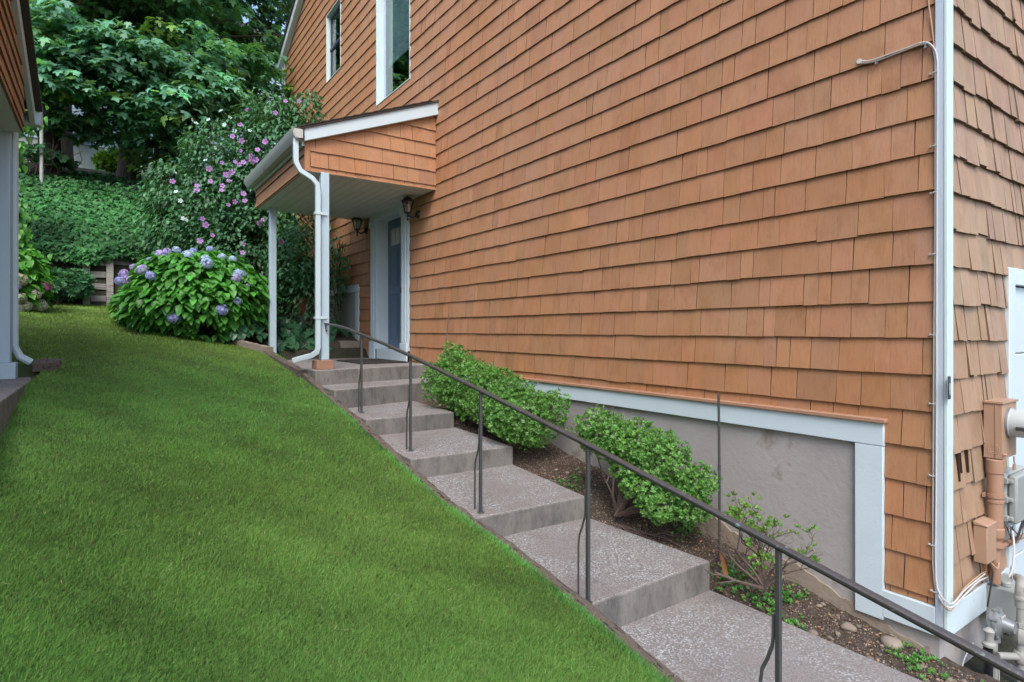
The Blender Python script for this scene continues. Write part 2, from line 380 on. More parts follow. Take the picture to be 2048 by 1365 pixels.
def maple_tpl():
    pr = [(-90, .12), (-50, .42), (-38, .30), (-8, .62), (8, .38), (26, .66), (38, .60), (50, .50), (62, .42), (76, .74), (90, .98)]
    pts = [(math.cos(R(a))*r_, math.sin(R(a))*r_+.12, -.25*r_*r_) for a, r_ in pr]
    pts += [(-x, y, z) for x, y, z in pts[-2:0:-1]]
    n = len(pts); return np.array([(0, .15, .0)]+pts), np.array([(0, 1+i, 1+(i+1) % n) for i in range(n)])
def ivy_tpl():
    pts = [(0, 0, 0), (.42, -.12, -.03), (.5, .3, -.05), (.3, .5, 0), (0, 1, -.12), (-.3, .5, 0), (-.5, .3, -.05), (-.42, -.12, -.03)]
    return np.array([(0, .3, .05)]+pts), np.array([(0, 1+i, 1+(i+1) % 8) for i in range(8)])
def rosette_tpl(n=7, seed=3):
    rd = random.Random(seed); V = []; T = []
    for k in range(n):
        a = 2*math.pi*k/n*1.0+rd.random()*.5; el = rd.uniform(.15, 1.15); L = rd.uniform(.75, 1.1); wd = .19
        d = np.array([math.cos(a)*math.cos(el), math.sin(a)*math.cos(el), math.sin(el)]); s_ = np.array([-math.sin(a), math.cos(a), 0])
        u_ = np.cross(d, s_); b = len(V)
        V += [d*.05, d*.55*L+s_*wd+u_*-.05, d*L, d*.55*L-s_*wd+u_*-.05, d*.55*L]
        T += [(b, b+1, b+4), (b+1, b+2, b+4), (b+4, b+2, b+3), (b, b+4, b+3)]
    return np.array(V), np.array(T)
MAPLE, IVY, LEAF = maple_tpl(), ivy_tpl(), leaf_tpl()
LEAFW, HEART, SMALL = leaf_tpl(.62, .3, .14), leaf_tpl(.85, .35, .1), leaf_tpl(.55, .15, .1, 1)
ROS = [rosette_tpl(8, k) for k in (3, 5, 9)]
def leaves(P, N, size, tpl, tints, jit=.5, spin=None, up=0):
    n = len(P); Nn = N+rng.normal(0, jit, (n, 3))+np.array([0, 0, up])
    return scatter(P, rot_frames(Nn, rng.uniform(0, 2*math.pi, n) if spin is None else spin), size, tpl, tints)
def hanging(P, out, size, tpl, tints, tilt=.6, jit=.3):
    """leaves whose tip points outward and down: frame y axis = tip direction"""
    n = len(P); o = out+rng.normal(0, jit, (n, 3)); o[:, 2] = 0
    o /= np.maximum(np.linalg.norm(o, axis=1, keepdims=True), 1e-6)
    tl = np.clip(rng.normal(tilt, .3, n), -.3, 1.4)[:, None]
    y = o*np.cos(tl)+np.array([[0, 0, -1.]])*np.sin(tl); z = o*np.sin(tl)+np.array([[0, 0, 1.]])*np.cos(tl)
    z += rng.normal(0, .2, (n, 3)); z -= y*(z*y).sum(1, keepdims=True); z /= np.linalg.norm(z, axis=1, keepdims=True)
    return scatter(P, np.stack([np.cross(y, z), y, z], axis=2), size, tpl, tints)
def vnoise(P, f, seed=0):
    """cheap smooth noise in [-1,1]"""
    r_ = np.random.default_rng(seed); s = np.zeros(len(P))
    for k in range(6):
        d = r_.normal(0, 1, P.shape[1]); s += np.sin(P@(d*f)+r_.uniform(0, 6.28))
    return s/3.2

# ------------------------------------------------------------ terrain
YL = [-3, 0, 1.5, 3, 4.87, 6.36, 7.1, 8, 9.7, 12, 12.3]; ZL = [-1.85, -1.42, -1.2, -.98, -.68, -.475, -.41, -.19, .13, .42, .45]
YR = [-3, 0, 1.66, 2.08, 2.95, 3.65, 4.4, 5.57, 7.13, 8.3, 9.3, 10, 12, 12.3]; ZR = [-2.0, -1.70, -1.47, -1.39, -1.27, -1.2, -1.06, -.82, -.52, -.36, -.24, -.1, .3, .33]
YS = [-3, 0, 1.2, 1.63, 2.95, 4.43, 5.2, 6.2, 7, 12.3]; ZS = [-2.0, -1.79, -1.68, -1.62, -1.36, -1.08, -.95, -.86, -.75, -.2]
def hlawn(x, y):
    x, y = np.broadcast_arrays(np.asarray(x, float), np.asarray(y, float)); l = np.interp(y, YL, ZL); r_ = np.interp(y, YR, ZR)
    u = np.clip((x+.54)/2.49, -.35, 1.05)
    P = np.stack([np.broadcast_to(x, u.shape), np.broadcast_to(y, u.shape)], -1).reshape(-1, 2)
    dip = np.where((x < -.5) & (y > 3.7) & (y < 7.3), np.minimum(0, -.462-(l+(r_-l)*u)), 0)
    return l+(r_-l)*u+dip+(vnoise(P, 1.3, 5)*.006).reshape(u.shape)
def hsoil(x, y): return np.interp(y, YS, ZS)+(np.asarray(x)-3.5)*.06
EDGE = [(1.93, 8.35), (1.86, 8.75), (1.72, 9.08), (1.36, 9.55), (.9, 9.62), (.52, 9.75), (.3, 10.4), (.2, 11.2), (.25, 12.0)]
def lawn_xmax(y):
    ys = [e[1] for e in EDGE]; xs = [e[0] for e in EDGE]
    return np.interp(y, [0]+ys, [1.925]+xs)
def grid_obj(name, xs, ys, h, mat, skirt=None):
    X_, Y_ = np.meshgrid(xs, ys); Z_ = h(X_, Y_); V = np.stack([X_, Y_, Z_], -1).reshape(-1, 3); nx, ny = len(xs), len(ys)
    i = np.arange((ny-1)*nx).reshape(ny-1, nx)[:, :-1].ravel()
    T = np.stack([i, i+1, i+nx+1, i+nx], 1)
    m = MB(); m.raw(V, T, np.ones((len(V), 3))); return m.build(name, mat)
def hyard(x, y):        # everything that is not lawn: beds, bank, plateau and the land beyond
    x = np.asarray(x, float); y = np.asarray(y, float)
    z = np.where(y < 12.05, np.where(x > 1.0, np.minimum(hlawn(np.minimum(x, 1.95), y), hlawn(1.9, np.minimum(y, 12)))-.05, hlawn(x, y)-.06),
                 np.interp(y, [12.05, 12.25, 13.9, 14.6, 28, 60, 400], [1.1, 1.2, 2.75, 3.02, 6.2, 8, 8]))
    P = np.stack([x, y], -1).reshape(-1, 2)
    return z+(vnoise(P, 2.2, 3)*.03).reshape(z.shape)*(y > 12.3)
far = np.concatenate([[-400, -100, -40], np.arange(-12, 12.1, .3), [40, 100, 400]])
struct(grid_obj('ground', far, np.concatenate([[-400, -60, -20, -8], np.arange(-4, 12.0, .3), [12.0, 12.05, 12.15, 12.3], np.arange(12.6, 30, .4), [40, 60, 120, 400]]),
                lambda x, y: np.where(y < 12.02, np.minimum(hyard(x, y), -.0+np.where(x > 2.0, np.where(y < 8.9, hsoil(np.minimum(x, 3.5), y)-.12, 9), 9))-.015, hyard(x, y)), 'earth'))
gx = np.linspace(-9, 1, 60)
X_, Y_ = np.meshgrid(np.linspace(0, 1, 70), np.concatenate([np.linspace(-4, 12.04, 150)]))
XX = -9+(lawn_xmax(Y_)+9)*X_; V = np.stack([XX, Y_, hlawn(XX, Y_)], -1).reshape(-1, 3); i = np.arange(149*70).reshape(149, 70)[:, :-1].ravel()
m = MB(); m.raw(V, np.stack([i, i+1, i+71, i+70], 1), np.ones((len(V), 3))); struct(m.build('lawn', 'lawnbase'))
# soil bed between steps and house
xs = np.linspace(2.7, 3.56, 50); ys = np.linspace(-2, 6.45, 360)
def xedge(y): return np.interp(y, [-2, .98, 2.33, 2.34, 3.3, 3.31, 4.25, 4.26, 5.24, 5.25, 6.42], [3.3, 3.2, 3.115, 3.105, 2.985, 2.963, 2.955, 2.95, 2.93, 2.93, 2.96])
def hbed(x, y):
    x, y = np.broadcast_arrays(np.asarray(x, float), np.asarray(y, float)); xe = xedge(y)
    ze = np.interp(y, [-2, .98, 1.8, 2.33, 2.6, 3.0, 3.32, 3.6, 4.0, 4.25, 4.6, 5.0, 5.22, 5.6, 6.2, 6.4], [-2, -1.71, -1.67, -1.63, -1.55, -1.47, -1.43, -1.35, -1.25, -1.20, -1.13, -1.05, -1.0, -.93, -.86, -.84])
    u = np.clip((x-xe)/(3.5-xe), 0, 1); P = np.stack([x, y], -1).reshape(-1, 2)
    return ze+(np.interp(y, YS, ZS)-ze)*u**.8+(vnoise(P, 9, 8)*.010+vnoise(P, 31, 9)*.006+vnoise(P, 80, 2)*.003).reshape(x.shape)-np.where(x < xe+.005, .25, 0)
struct(grid_obj('soil_bed', xs, ys, hbed, 'soil'))
struct(grid_obj('planting_bed', np.linspace(.0, 3.5, 50), np.linspace(8.2, 12.04, 50), lambda x, y: np.where(x < lawn_xmax(y)+.02, -3., 0)+hlawn(np.minimum(x, 1.9), y)+.012+np.where(x > 1.95, np.where(y < 9.35, -.45, 0), 0), 'soil'))

# ------------------------------------------------------------ lawn grass (stuff)
def grass():
    N = 1600000; cand = 0; out = []
    # sample with density falling with distance
    while cand < N:
        n = 400000; r_ = .9*np.exp(rng.uniform(0, math.log(14.5/.9), n)); a = rng.uniform(R(-24), R(86), n)
        x = r_*np.sin(a); y = r_*np.cos(a)
        k = (y < 11.98) & (x < lawn_xmax(y)-.005+rng.normal(0, .006, n)) & (y > .15) & (x > -3)
        k &= ~((x < -.54) & (y > 3.7) & (y < 7.36))
        P = np.stack([x, y, r_], 1)[k]; out.append(P); cand += len(P)
    P = np.concatenate(out)[:N]; x, y, r_ = P.T; n = len(P)
    z = hlawn(x, y)
    p2 = np.stack([x, y], 1); q2 = np.stack([(x*.82-y*.57)*.45, x*.57+y*.82], 1); patch = vnoise(q2, 2.6, 21)*.1+vnoise(q2, 8, 22)*.45+vnoise(q2, 17, 23)*.5
    h = (.018+.005*patch)*np.clip(rng.normal(1, .25, n), .4, 1.7)
    edge = np.clip(1-(lawn_xmax(y)-x)/.07, 0, 1); h *= 1+edge*.45
    stray = rng.random(n) < .003; h[stray] *= 1.7
    wd = (.00068+.00029*r_)*rng.uniform(.7, 1.3, n)
    th = rng.uniform(0, 2*math.pi, n); sx, sy = np.cos(th)*wd, np.sin(th)*wd
    la = vnoise(p2, 1.6, 31)*.7+rng.normal(0, 1.0, n); ln = np.clip(rng.normal(.6, .35, n), 0, 1.5)*h
    lx, ly = np.cos(la)*ln, np.sin(la)*ln
    V = np.empty((n, 5, 3))
    V[:, 0] = np.stack([x-sx, y-sy, z-.004], 1); V[:, 1] = np.stack([x+sx, y+sy, z-.004], 1)
    mx, my, mz = x+lx*.35, y+ly*.35, z+h*.58
    V[:, 2] = np.stack([mx+sx*.75, my+sy*.75, mz], 1); V[:, 3] = np.stack([mx-sx*.75, my-sy*.75, mz], 1)
    V[:, 4] = np.stack([x+lx, y+ly, z+h*.92], 1)
    b = (np.arange(n)*5)[:, None]
    T = np.concatenate([b+np.array([[0, 1, 2]]), b+np.array([[0, 2, 3]]), b+np.array([[3, 2, 4]])])
    g = np.clip(rng.normal(1, .18, n)+patch*.22+np.clip((y-5)*.05, 0, .3), .4, 1.8)[:, None]  # far blades tinted brighter to offset the shade there
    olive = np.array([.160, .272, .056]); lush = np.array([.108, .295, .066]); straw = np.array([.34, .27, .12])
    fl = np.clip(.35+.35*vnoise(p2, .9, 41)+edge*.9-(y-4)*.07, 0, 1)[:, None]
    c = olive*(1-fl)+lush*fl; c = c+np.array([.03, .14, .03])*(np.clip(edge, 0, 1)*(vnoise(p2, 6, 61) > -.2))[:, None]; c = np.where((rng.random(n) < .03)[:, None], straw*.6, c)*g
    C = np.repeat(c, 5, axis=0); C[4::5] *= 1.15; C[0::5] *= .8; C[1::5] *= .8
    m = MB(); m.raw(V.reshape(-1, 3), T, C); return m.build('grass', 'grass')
def clippings():
    n = 170; y = rng.uniform(1.2, 10, n); x = rng.uniform(-.45, 1.85, n); z = hlawn(x, y)+.02; a = rng.uniform(0, 6.28, n); L = rng.uniform(.01, .04, n); V = np.empty((n, 4, 3))
    for k, (u, w_, h) in enumerate(((0, -.0013, 0), (1, -.0008, .006), (1, .0008, .006), (0, .0013, 0))): V[:, k] = np.stack([x+np.cos(a)*L*u-np.sin(a)*w_, y+np.sin(a)*L*u+np.cos(a)*w_, z+h], 1)
    m = MB(); m.raw(V.reshape(-1, 3), np.arange(n*4).reshape(n, 4), np.repeat(np.array([[.5, .42, .25]])*rng.uniform(.7, 1.3, (n, 1)), 4, axis=0)); return m.build('dry_clippings', 'grass')
stuff(clippings(), 'scattered dry straw clippings lying on the lawn', 'clippings')
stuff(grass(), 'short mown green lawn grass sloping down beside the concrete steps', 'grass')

# ------------------------------------------------------------ main house
W = 3.5; YC, YE = 1.226, 14.42
house = thing('shingled_house', 'large orange-brown shingled house with blue door and white corner board', 'house', (W, YC, -1.7))
PL = lambda u, z, o: (W-o, u, z)            # long wall, faces -X ; u = Y
PF = lambda u, z, o: (u, YC-o, z)           # front wall, faces -Y ; u = X
ZE, RIDGE = 6.36, 7.8; SL = .474; ZR_ = ZE+SL*(YE-RIDGE)
roofclip = [(-SL, 1, ZR_-SL*RIDGE), (SL, 1, ZR_+SL*RIDGE)]
HOLES = [(YC-.1, YC+.02, -3, 20), (7.55, 8.98, -.6, 1.83), (10.452, 11.273, 4.702, 5.978), (7.537, 8.763, 3.482, 5.738), (1.485, 6.98, -3, -.485), (YC, 1.49, -3, -1.41), (9.515, YE+1, -3, .775), (6.85, 9.6, -3, -.46)]
mb = MB(); shingles(mb, PL, None, YC, YE, -1.5, ZR_, .1485, HOLES, roofclip, seed=4)
side = mb.build('shingle_wall', 'shingle', house)
mb = MB(); sheet(mb, PL, [(YC+.01, -1.5), (YE, -1.5), (YE, ZE), (RIDGE, ZR_), (YC, ZE)], [(7.77, 8.76, -.33, 1.73), (10.448, 11.277, 4.698, 5.982), (7.533, 8.767, 3.478, 5.742), (1.6, 6.98, -3, -.6), (9.65, YE+1, -3, .65)], -.005, -.13)
mb.box(W+.14, W+8, YE-.1, YE, -1.4, ZE); mb.build('wall_sheathing', 'gap', house)
FH = [(4.40, 7.2, -3, .37), (3.5, 12, -3, -1.40)]
mb = MB(); shingles(mb, PF, None, 3.56, 11.5, -1.5, ZE, .517, FH, (), wmin=.05, wmax=.17, thick=.024, rough=1.9, seed=9, dz=.004, exp=.1915)
mb.build('front_shingle_wall', 'shingle_worn', house)
mb = MB(); sheet(mb, PF, [(3.5+.14, -1.5), (11.5, -1.5), (11.5, ZE), (3.5+.14, ZE)], [(4.5, 7.1, -3, .27)], -.006, -.14); mb.build('front_sheathing', 'gap', house)
# slivers missing between two split front shingles
for x0, z0, z1, wd_ in ((3.66, -.79, -.63, .011), (3.69, -.75, -.64, .004), (3.78, -.76, -.60, .009)):
    mb = MB(); mb.hexa([(x0, YC-.026, z0), (x0+wd_, YC-.026, z0), (x0+wd_, YC-.0, z0), (x0, YC, z0)], [(x0-.004, YC-.020, z1), (x0+wd_*.3-.002, YC-.020, z1), (x0+wd_*.3, YC, z1), (x0-.004, YC, z1)]); mb.build('shingle_split', 'gap', house)
# corner board: narrow side strip painted in shade tone, front strip in lit tone
mb = MB(); mb.box(W-.028, W+.0, YC-.018, YC+.02, -1.55, ZE); cb = mb.build('corner_board', 'lav', house, .003)
mb = MB(); mb.box(W-.030, W+.050, YC-.034, YC-.0185, -1.55, ZE); mb.build('corner_board_front', 'white_old', house, .003)
# plinth skirt, both sides
mb = MB(); mb.box(W-.03, W-.002, YC+.02, 1.49, -1.555, -1.412); mb.box(W+.055, 4.39, YC-.03, YC-.002, -1.555, -1.405); mb.build('skirt_board', 'white', house, .003)
# near foundation frame
mb = MB(); mb.box(W-.032, W-.002, 1.485, 6.98, -.632, -.508); mb.box(W-.03, W-.002, 1.488, 1.635, -1.575, -.634); mb.build('foundation_frame', 'white', house, .004)
mb = MB(); mb.box(W-.05, W, 1.47, 6.98, -.507, -.482); mb.build('drip_cap', 'drip', house, .005)
mb = MB(); mb.box(W+.0, W+.10, YC+.101, 7.0, -2.3, -.61); mb.box(W+.0015, W+.1, YC+.0115, YC+.1, -2.3, -1.502); fd = mb.build('foundation', 'stucco', house)
mb = MB(); mb.box(W+.001, 11.5, YC+.010, YC+.1, -2.6, -1.501); mb.build('front_foundation', 'stucco', house)
# parging lip that breaks off along the soil line
pts = [(YC+.05, -1.64), (1.5, -1.60), (1.8, -1.50), (2.1, -1.42), (2.35, -1.395), (2.6, -1.28), (2.95, -1.20), (3.3, -1.17)]
mb = MB()
for (ya, za), (yb, zb) in zip(pts[:-1], pts[1:]):
    n = 8
    for i in range(n):
        t0, t1 = i/n, (i+1)/n; y0, y1 = lerp(ya, yb, t0), lerp(ya, yb, t1); q_ = lambda v: .010*math.sin(v*17)+.006*math.sin(v*61)+.004*math.sin(v*133+1); a, b = lerp(za, zb, t0)+q_(y0), lerp(za, zb, t1)+q_(y1)
        mb.hexa([(W-.03, y0, -2.2), (W-.001, y0, -2.2), (W-.001, y1, -2.2), (W-.03, y1, -2.2)], [(W-.012, y0, a), (W-.001, y0, a+.002), (W-.001, y1, b+.002), (W-.012, y1, b)])
mb.build('parging', 'stucco_tan', house)
# far foundation frame and panel
mb = MB(); mb.box(W-.03, W-.002, 9.52, YE, .635, .765); mb.box(W-.028, W-.002, 9.525, 9.68, -.5, .633); mb.build('foundation_frame', 'white', house, .004)
mb = MB(); mb.box(W+.0, W+.1, 9.6, YE, -1, .66); mb.build('foundation', 'panel', house)
# far corner board and gutter stub, roof
mb = MB(); mb.box(W-.03, W+.02, YE, YE+.09, -.5, ZE-.05); mb.build('corner_board', 'gutter', house)
mb = MB()
for s in (1, -1):
    e = YE+.25 if s > 0 else YC-.25; ze = ZE-SL*.25
    P = [(W-.16, RIDGE, ZR_+.09), (W-.16, e, ze+.09), (W+8.2, e, ze+.09), (W+8.2, RIDGE, ZR_+.09)]
    mb.hexa([(a, b, c-.035) for a, b, c in P], P)
mb.build('roof', 'darkroof', house)
mb = MB()
for s in (1, -1):
    e = YE+.22 if s > 0 else YC-.22; ze = ZE-SL*.22
    mb.hexa([(W-.13, RIDGE, ZR_-.12), (W-.13, e, ze-.12), (W-.02, e, ze-.12), (W-.02, RIDGE, ZR_-.12)], [(W-.13, RIDGE, ZR_+.05), (W-.13, e, ze+.05), (W-.02, e, ze+.05), (W-.02, RIDGE, ZR_+.05)])
mb.build('rake_board', 'white', house)
mb = MB(); mb.box(W-.15, W+8, YE+.24, YE+.37, ZE-.16, ZE-.03); mb.box(W-.06, W-.0, YE+.10, YE+.16, -.5, ZE-.1); mb.build('gutter', 'gutter', house)
# windows
def window(y0, y1, z0, z1, D, sw, sash, split, blind):
    """deep jamb lined white, sash set back in it, glass, blind or dark room behind"""
    t = .014; mb = MB()
    for a, b, c, d in ((y0, y1, z1-t, z1), (y0, y1, z0, z0+t), (y0, y0+t, z0+t, z1-t), (y1-t, y1, z0+t, z1-t)): mb.box(W-.021, W+D+.03, a, b, c, d)
    f = mb.build('window', 'white_old', house, .002)
    a, b, c, d = y0+t+.001, y1-t-.001, z0+t+.001, z1-t-.001; mb = MB(); s = sw
    for A, B, C_, D_ in ((a, b, d-s, d), (a, b, c, c+s), (a, a+s, c+s, d-s), (b-s, b, c+s, d-s)): mb.box(W+D, W+D+.03, A, B, C_, D_)
    if split: zm = (c+d)/2; mb.box(W+D-.012, W+D+.028, a+.002, b-.002, zm-.028, zm+.028)
    mb.build('sash', sash, f, .003)
    mb = MB(); mb.box(W+D+.014, W+D+.019, a+s, b-s, c+s, d-s); mb.build('pane', 'glass', f)
    y0_, y1_, z0_, z1_, x0_, x1_ = a-.25, b+.95, c-.3, d+.3, W+.21, W+1.0
    mb = MB(); mb.box(x1_, x1_+.03, y0_, y1_, z0_, z1_); mb.box(x0_, x1_-.001, y0_, y0_+.03, z0_, z1_); mb.box(x0_, x1_-.001, y1_-.03, y1_, z0_, z1_)
    mb.box(x0_, x1_-.001, y0_+.031, y1_-.031, z0_, z0_+.03); mb.box(x0_, x1_-.001, y0_+.031, y1_-.031, z1_-.03, z1_); mb.build('room_interior', 'room', f)
    if blind: mb = MB(); mb.box(W+D+.10, W+D+.105, a-.1, b+.35, blind, d+.1); mb.box(W+D+.095, W+D+.11, a-.1, b+.35, blind-.03, blind-.001); mb.build('roller_blind', 'curtain', f)
window(10.45, 11.275, 4.70, 5.98, .055, .045, 'navy', True, 0)
window(7.535, 8.765, 3.48, 5.74, .10, .05, 'lav', False, 4.18)
# door
YA, YB = 7.80, 8.73
mb = MB()
mb.box(W-.035, W+.03, 7.57, YA, -.30, 1.70); mb.box(W-.035, W+.03, YB, 8.965, -.30, 1.70)
mb.box(W-.045, W+.03, 7.56, 8.975, 1.701, 1.83); mb.box(W-.06, W+.03, 7.54, 8.99, 1.831, 1.855)
for a in (7.57, 8.75):
    mb.box(W-.052, W-.036, a+.05, a+.085, -.18, 1.6); mb.box(W-.052, W-.036, a+.13, a+.165, -.18, 1.6)
    mb.box(W-.062, W-.036, a-.006, a+.215, -.448, -.19); mb.box(W-.062, W-.036, a-.008, a+.22, 1.60, 1.70)
mb.box(W+.03, W+.19, YB, YB+.03, -.30, 1.70); mb.box(W+.03, W+.19, YA-.03, YA, -.30, 1.70); mb.box(W+.03, W+.19, YA, YB, 1.70, 1.73)
mb.build('door_frame', 'white', house, .004)
mb = MB(); mb.box(W-.03, W+.19, YA-.0+.002, YB-.002, -.448, -.30); mb.build('door_sill', 'white', house, .004)
mb = MB(); mb.box(W+.165, W+.205, YA+.002, YB-.002, -.297, 1.697)
door = mb.build('door', 'door', house)
mb = MB()
for (a, b) in ((.09, .41), (.52, .84)):
    for (c, d) in ((.12, .86), (.98, 1.52)):
        y0, y1, z0, z1 = YA+a, YA+b, -.30+c, -.30+d
        for A, B, C_, D in ((y0, y1, z1-.02, z1), (y0, y1, z0, z0+.02), (y0, y0+.02, z0+.02, z1-.02), (y1-.02, y1, z0+.02, z1-.02)): mb.box(W+.157, W+.166, A, B, C_, D)
        mb.box(W+.154, W+.166, y0+.05, y1-.05, z0+.05, z1-.05)
mb.build('door_panel', 'door', door, .006)
mb = MB()
for k in range(4): mb.box(W+.158, W+.166, YA+.14+k*.17, YA+.14+k*.17+.14, 1.30, 1.55)
mb.build('door_pane', 'meterglass', door)
mb = MB(); mb.tube([(W+.165, YA+.07, .65), (W+.12, YA+.07, .65)], [.012, .012], 8); mb.lathe((W+.12, YA+.07, .65), [(.01, -.02), (.028, -.012), (.03, 0), (.02, .01)], 12, 'x'); mb.build('door_handle', 'lantern', door)
mb = MB(); mb.box(W-.04, W-.034, 7.785, 7.815, .52, .60); mb.build('strike_plate', 'lantern', house)
# front garage-like white door at the right edge
mb = MB(); mb.box(4.395, 4.50, YC-.03, YC+.02, -1.8, .37); mb.box(4.5, 7.15, YC-.03, YC+.02, .27, .37); mb.box(7.1, 7.2, YC-.03, YC+.02, -1.8, .27); fw = mb.build('garage_door_frame', 'white', house, .004)
mb = MB()
for k in range(5): mb.box(4.502, 7.098, YC+.0, YC+.03, -1.8+k*.414, -1.8+k*.414+.408)
mb.build('garage_door', 'white', fw, .006)

# ------------------------------------------------------------ porch canopy
XO, YN, YF, ZS_ = 1.86, 6.78, 9.36, 1.79
PS = .395
porch = thing('porch_canopy', 'shingled shed-roof porch canopy with white posts above the blue door', 'porch', (2.06, 6.9, -.45))
rz = lambda x: 2.13+(x-XO)*PS
mb = MB(); PN = lambda u, z, o: (u, YN-o, z)
shingles(mb, PN, None, XO+.045, W-.012, ZS_-.0, 3.0, ZS_+.055-.175, (), [(-PS, 1, 2.13-PS*XO)], exp=.175, seed=21, wmin=.1, wmax=.26)
mb.box(XO-.012, XO+.044, YN-.016, YN-.001, ZS_, 2.15, (1, 1, 1)); mb.build('end_shingles', 'shingle', porch)
mb = MB(); PO = lambda u, z, o: (XO-o, u, z)
shingles(mb, PO, None, YN, YF, ZS_, 2.12, ZS_-.0+.02-.16, (), (), exp=.16, seed=25, wmin=.6, wmax=1.5, dz=.001); mb.build('side_shingles', 'shingle', porch)
mb = MB(); mb.hexa([(XO, YN, ZS_+.02), (W-.02, YN, ZS_+.02), (W-.02, YF, ZS_+.02), (XO, YF, ZS_+.02)], [(XO, YN, 2.12), (W-.02, YN, rz(W-.02)), (W-.02, YF, rz(W-.02)), (XO, YF, 2.12)]); mb.build('canopy_core', 'gap', porch)
mb = MB(); n = 14
for i in range(n):
    a = lerp(XO+.01, W-.02, i/n); b = lerp(XO+.01, W-.02, (i+1)/n); mb.box(a, b-.006, YN-.004, YF, ZS_-.002, ZS_+.018)
mb.box(XO+.01, W-.02, YN-.002, YF-.002, ZS_+.006, ZS_+.018); mb.build('soffit', 'soffit', porch)
mb = MB()
x0, x1 = XO-.10, W-.004; y0, y1 = YN-.075, YF+.06
mb.hexa([(x0, y0-.02, rz(x0)+.12), (x1, y0-.02, rz(x1)+.12), (x1, y1, rz(x1)+.12), (x0, y1, rz(x0)+.12)], [(x0, y0-.02, rz(x0)+.145), (x1, y0-.02, rz(x1)+.145), (x1, y1, rz(x1)+.145), (x0, y1, rz(x0)+.145)])
rd = random.Random(3)
for k in range(13):
    a = lerp(x0, x1-.13, k/13); mb.hexa([(a, y0-.03, rz(a)+.146), (a+.15, y0-.03, rz(a+.15)+.146), (a+.15, y1, rz(a+.15)+.146), (a, y1, rz(a)+.146)], [(a, y0-.03, rz(a)+.160), (a+.15, y0-.03, rz(a+.15)+.149), (a+.15, y1, rz(a+.15)+.149), (a, y1, rz(a)+.160)])
mb.build('roof', 'darkroof', porch)
mb = MB(); mb.hexa([(XO-.03, y0, rz(XO)-.03), (W-.006, y0, rz(W)-.04), (W-.006, YN-.018, rz(W)-.04), (XO-.03, YN-.018, rz(XO)-.03)], [(XO-.03, y0, rz(XO)+.11), (W-.006, y0, rz(W)+.118), (W-.006, YN-.018, rz(W)+.118), (XO-.03, YN-.018, rz(XO)+.11)]); mb.build('rake_board', 'white', porch, .004)
mb = MB(); mb.box(XO-.045, XO-.017, YN-.016, YF+.02, 2.06, 2.21); mb.build('fascia_board', 'white', porch)
mb = MB(); gy0, gy1 = YN-.10, YF+.06
# K-style gutter: trough profile
prof = [(XO-.047, 2.215), (XO-.047, 2.11), (XO-.115, 2.105), (XO-.15, 2.15), (XO-.16, 2.215), (XO-.168, 2.215), (XO-.158, 2.142), (XO-.120, 2.093), (XO-.047+.0, 2.095)]
prof = [(XO-.047, 2.215), (XO-.053, 2.215), (XO-.053, 2.12), (XO-.115, 2.112), (XO-.146, 2.152), (XO-.155, 2.215), (XO-.17, 2.215), (XO-.156, 2.145), (XO-.120, 2.098), (XO-.047, 2.10)]
n = len(prof); V = [(a, gy0, b) for a, b in prof]+[(a, gy1, b) for a, b in prof]
mb.add(V, [(i, (i+1) % n, n+(i+1) % n, n+i) for i in range(n)]+[tuple(range(n)), tuple(range(2*n-1, n-1, -1))])
for yy in (gy0, gy1-.004): mb.hexa([(XO-.047, yy, 2.1), (XO-.12, yy, 2.1), (XO-.12, yy+.004, 2.1), (XO-.047, yy+.004, 2.1)], [(XO-.047, yy, 2.215), (XO-.165, yy, 2.215), (XO-.165, yy+.004, 2.215), (XO-.047, yy+.004, 2.215)])
mb.build('gutter', 'gutter_old', porch)
# near post (square with chamfer), far post
for (x, y, zb) in ((2.075, 6.80, -.345), (2.02, 9.08, -.35)):
    mb = MB(); mb.box(x-.046, x+.046, y-.046, y+.046, zb, ZS_+.005); mb.build('post', 'post', porch, .006)
mb = MB(); mb.box(1.955, 2.15, 6.68, 6.86, -.449, -.347); mb.build('post_block', 'block', porch, .004)
# downspout: from gutter end, S-bend to the post, down, elbow out
P = [(1.755, 6.74, 2.12), (1.755, 6.74, 1.90), (1.76, 6.74, 1.85), (1.80, 6.735, 1.77), (1.93, 6.73, 1.70), (1.985, 6.73, 1.64), (1.995, 6.73, 1.55), (1.995, 6.73, -.20), (1.985, 6.735, -.25), (1.94, 6.77, -.29), (1.80, 6.86, -.335), (1.76, 6.88, -.35)]
def rect_tube(mb, P, a, b):
    P = [Vector(p) for p in P]; V = []; sy_ = Vector((0, 1, 0)); m = len(P)
    for i, p in enumerate(P):
        d = (P[min(i+1, m-1)]-P[max(i-1, 0)]).normalized(); s = (sy_-d*sy_.dot(d)).normalized(); u = d.cross(s)
        V += [p+s*a*sx+u*b*su for sx, su in ((-1, -1), (1, -1), (1, 1), (-1, 1))]
    mb.add(V, [(i*4+k, i*4+(k+1) % 4, i*4+4+(k+1) % 4, i*4+4+k) for i in range(m-1) for k in range(4)]+[(0, 1, 2, 3), tuple(4*m-4+k for k in range(4))])
mb = MB(); rect_tube(mb, [(p[0]-.012, p[1], p[2]) for p in P], .024, .027); dsp = mb.build('downspout', 'gutter', porch, .004)
for z in (1.30, .12): mb = MB(); mb.box(1.945, 2.035, 6.70, 6.762, z, z+.03); mb.box(2.034, 2.09, 6.738, 6.752, z+.004, z+.022); mb.build('strap', 'gutter', dsp)

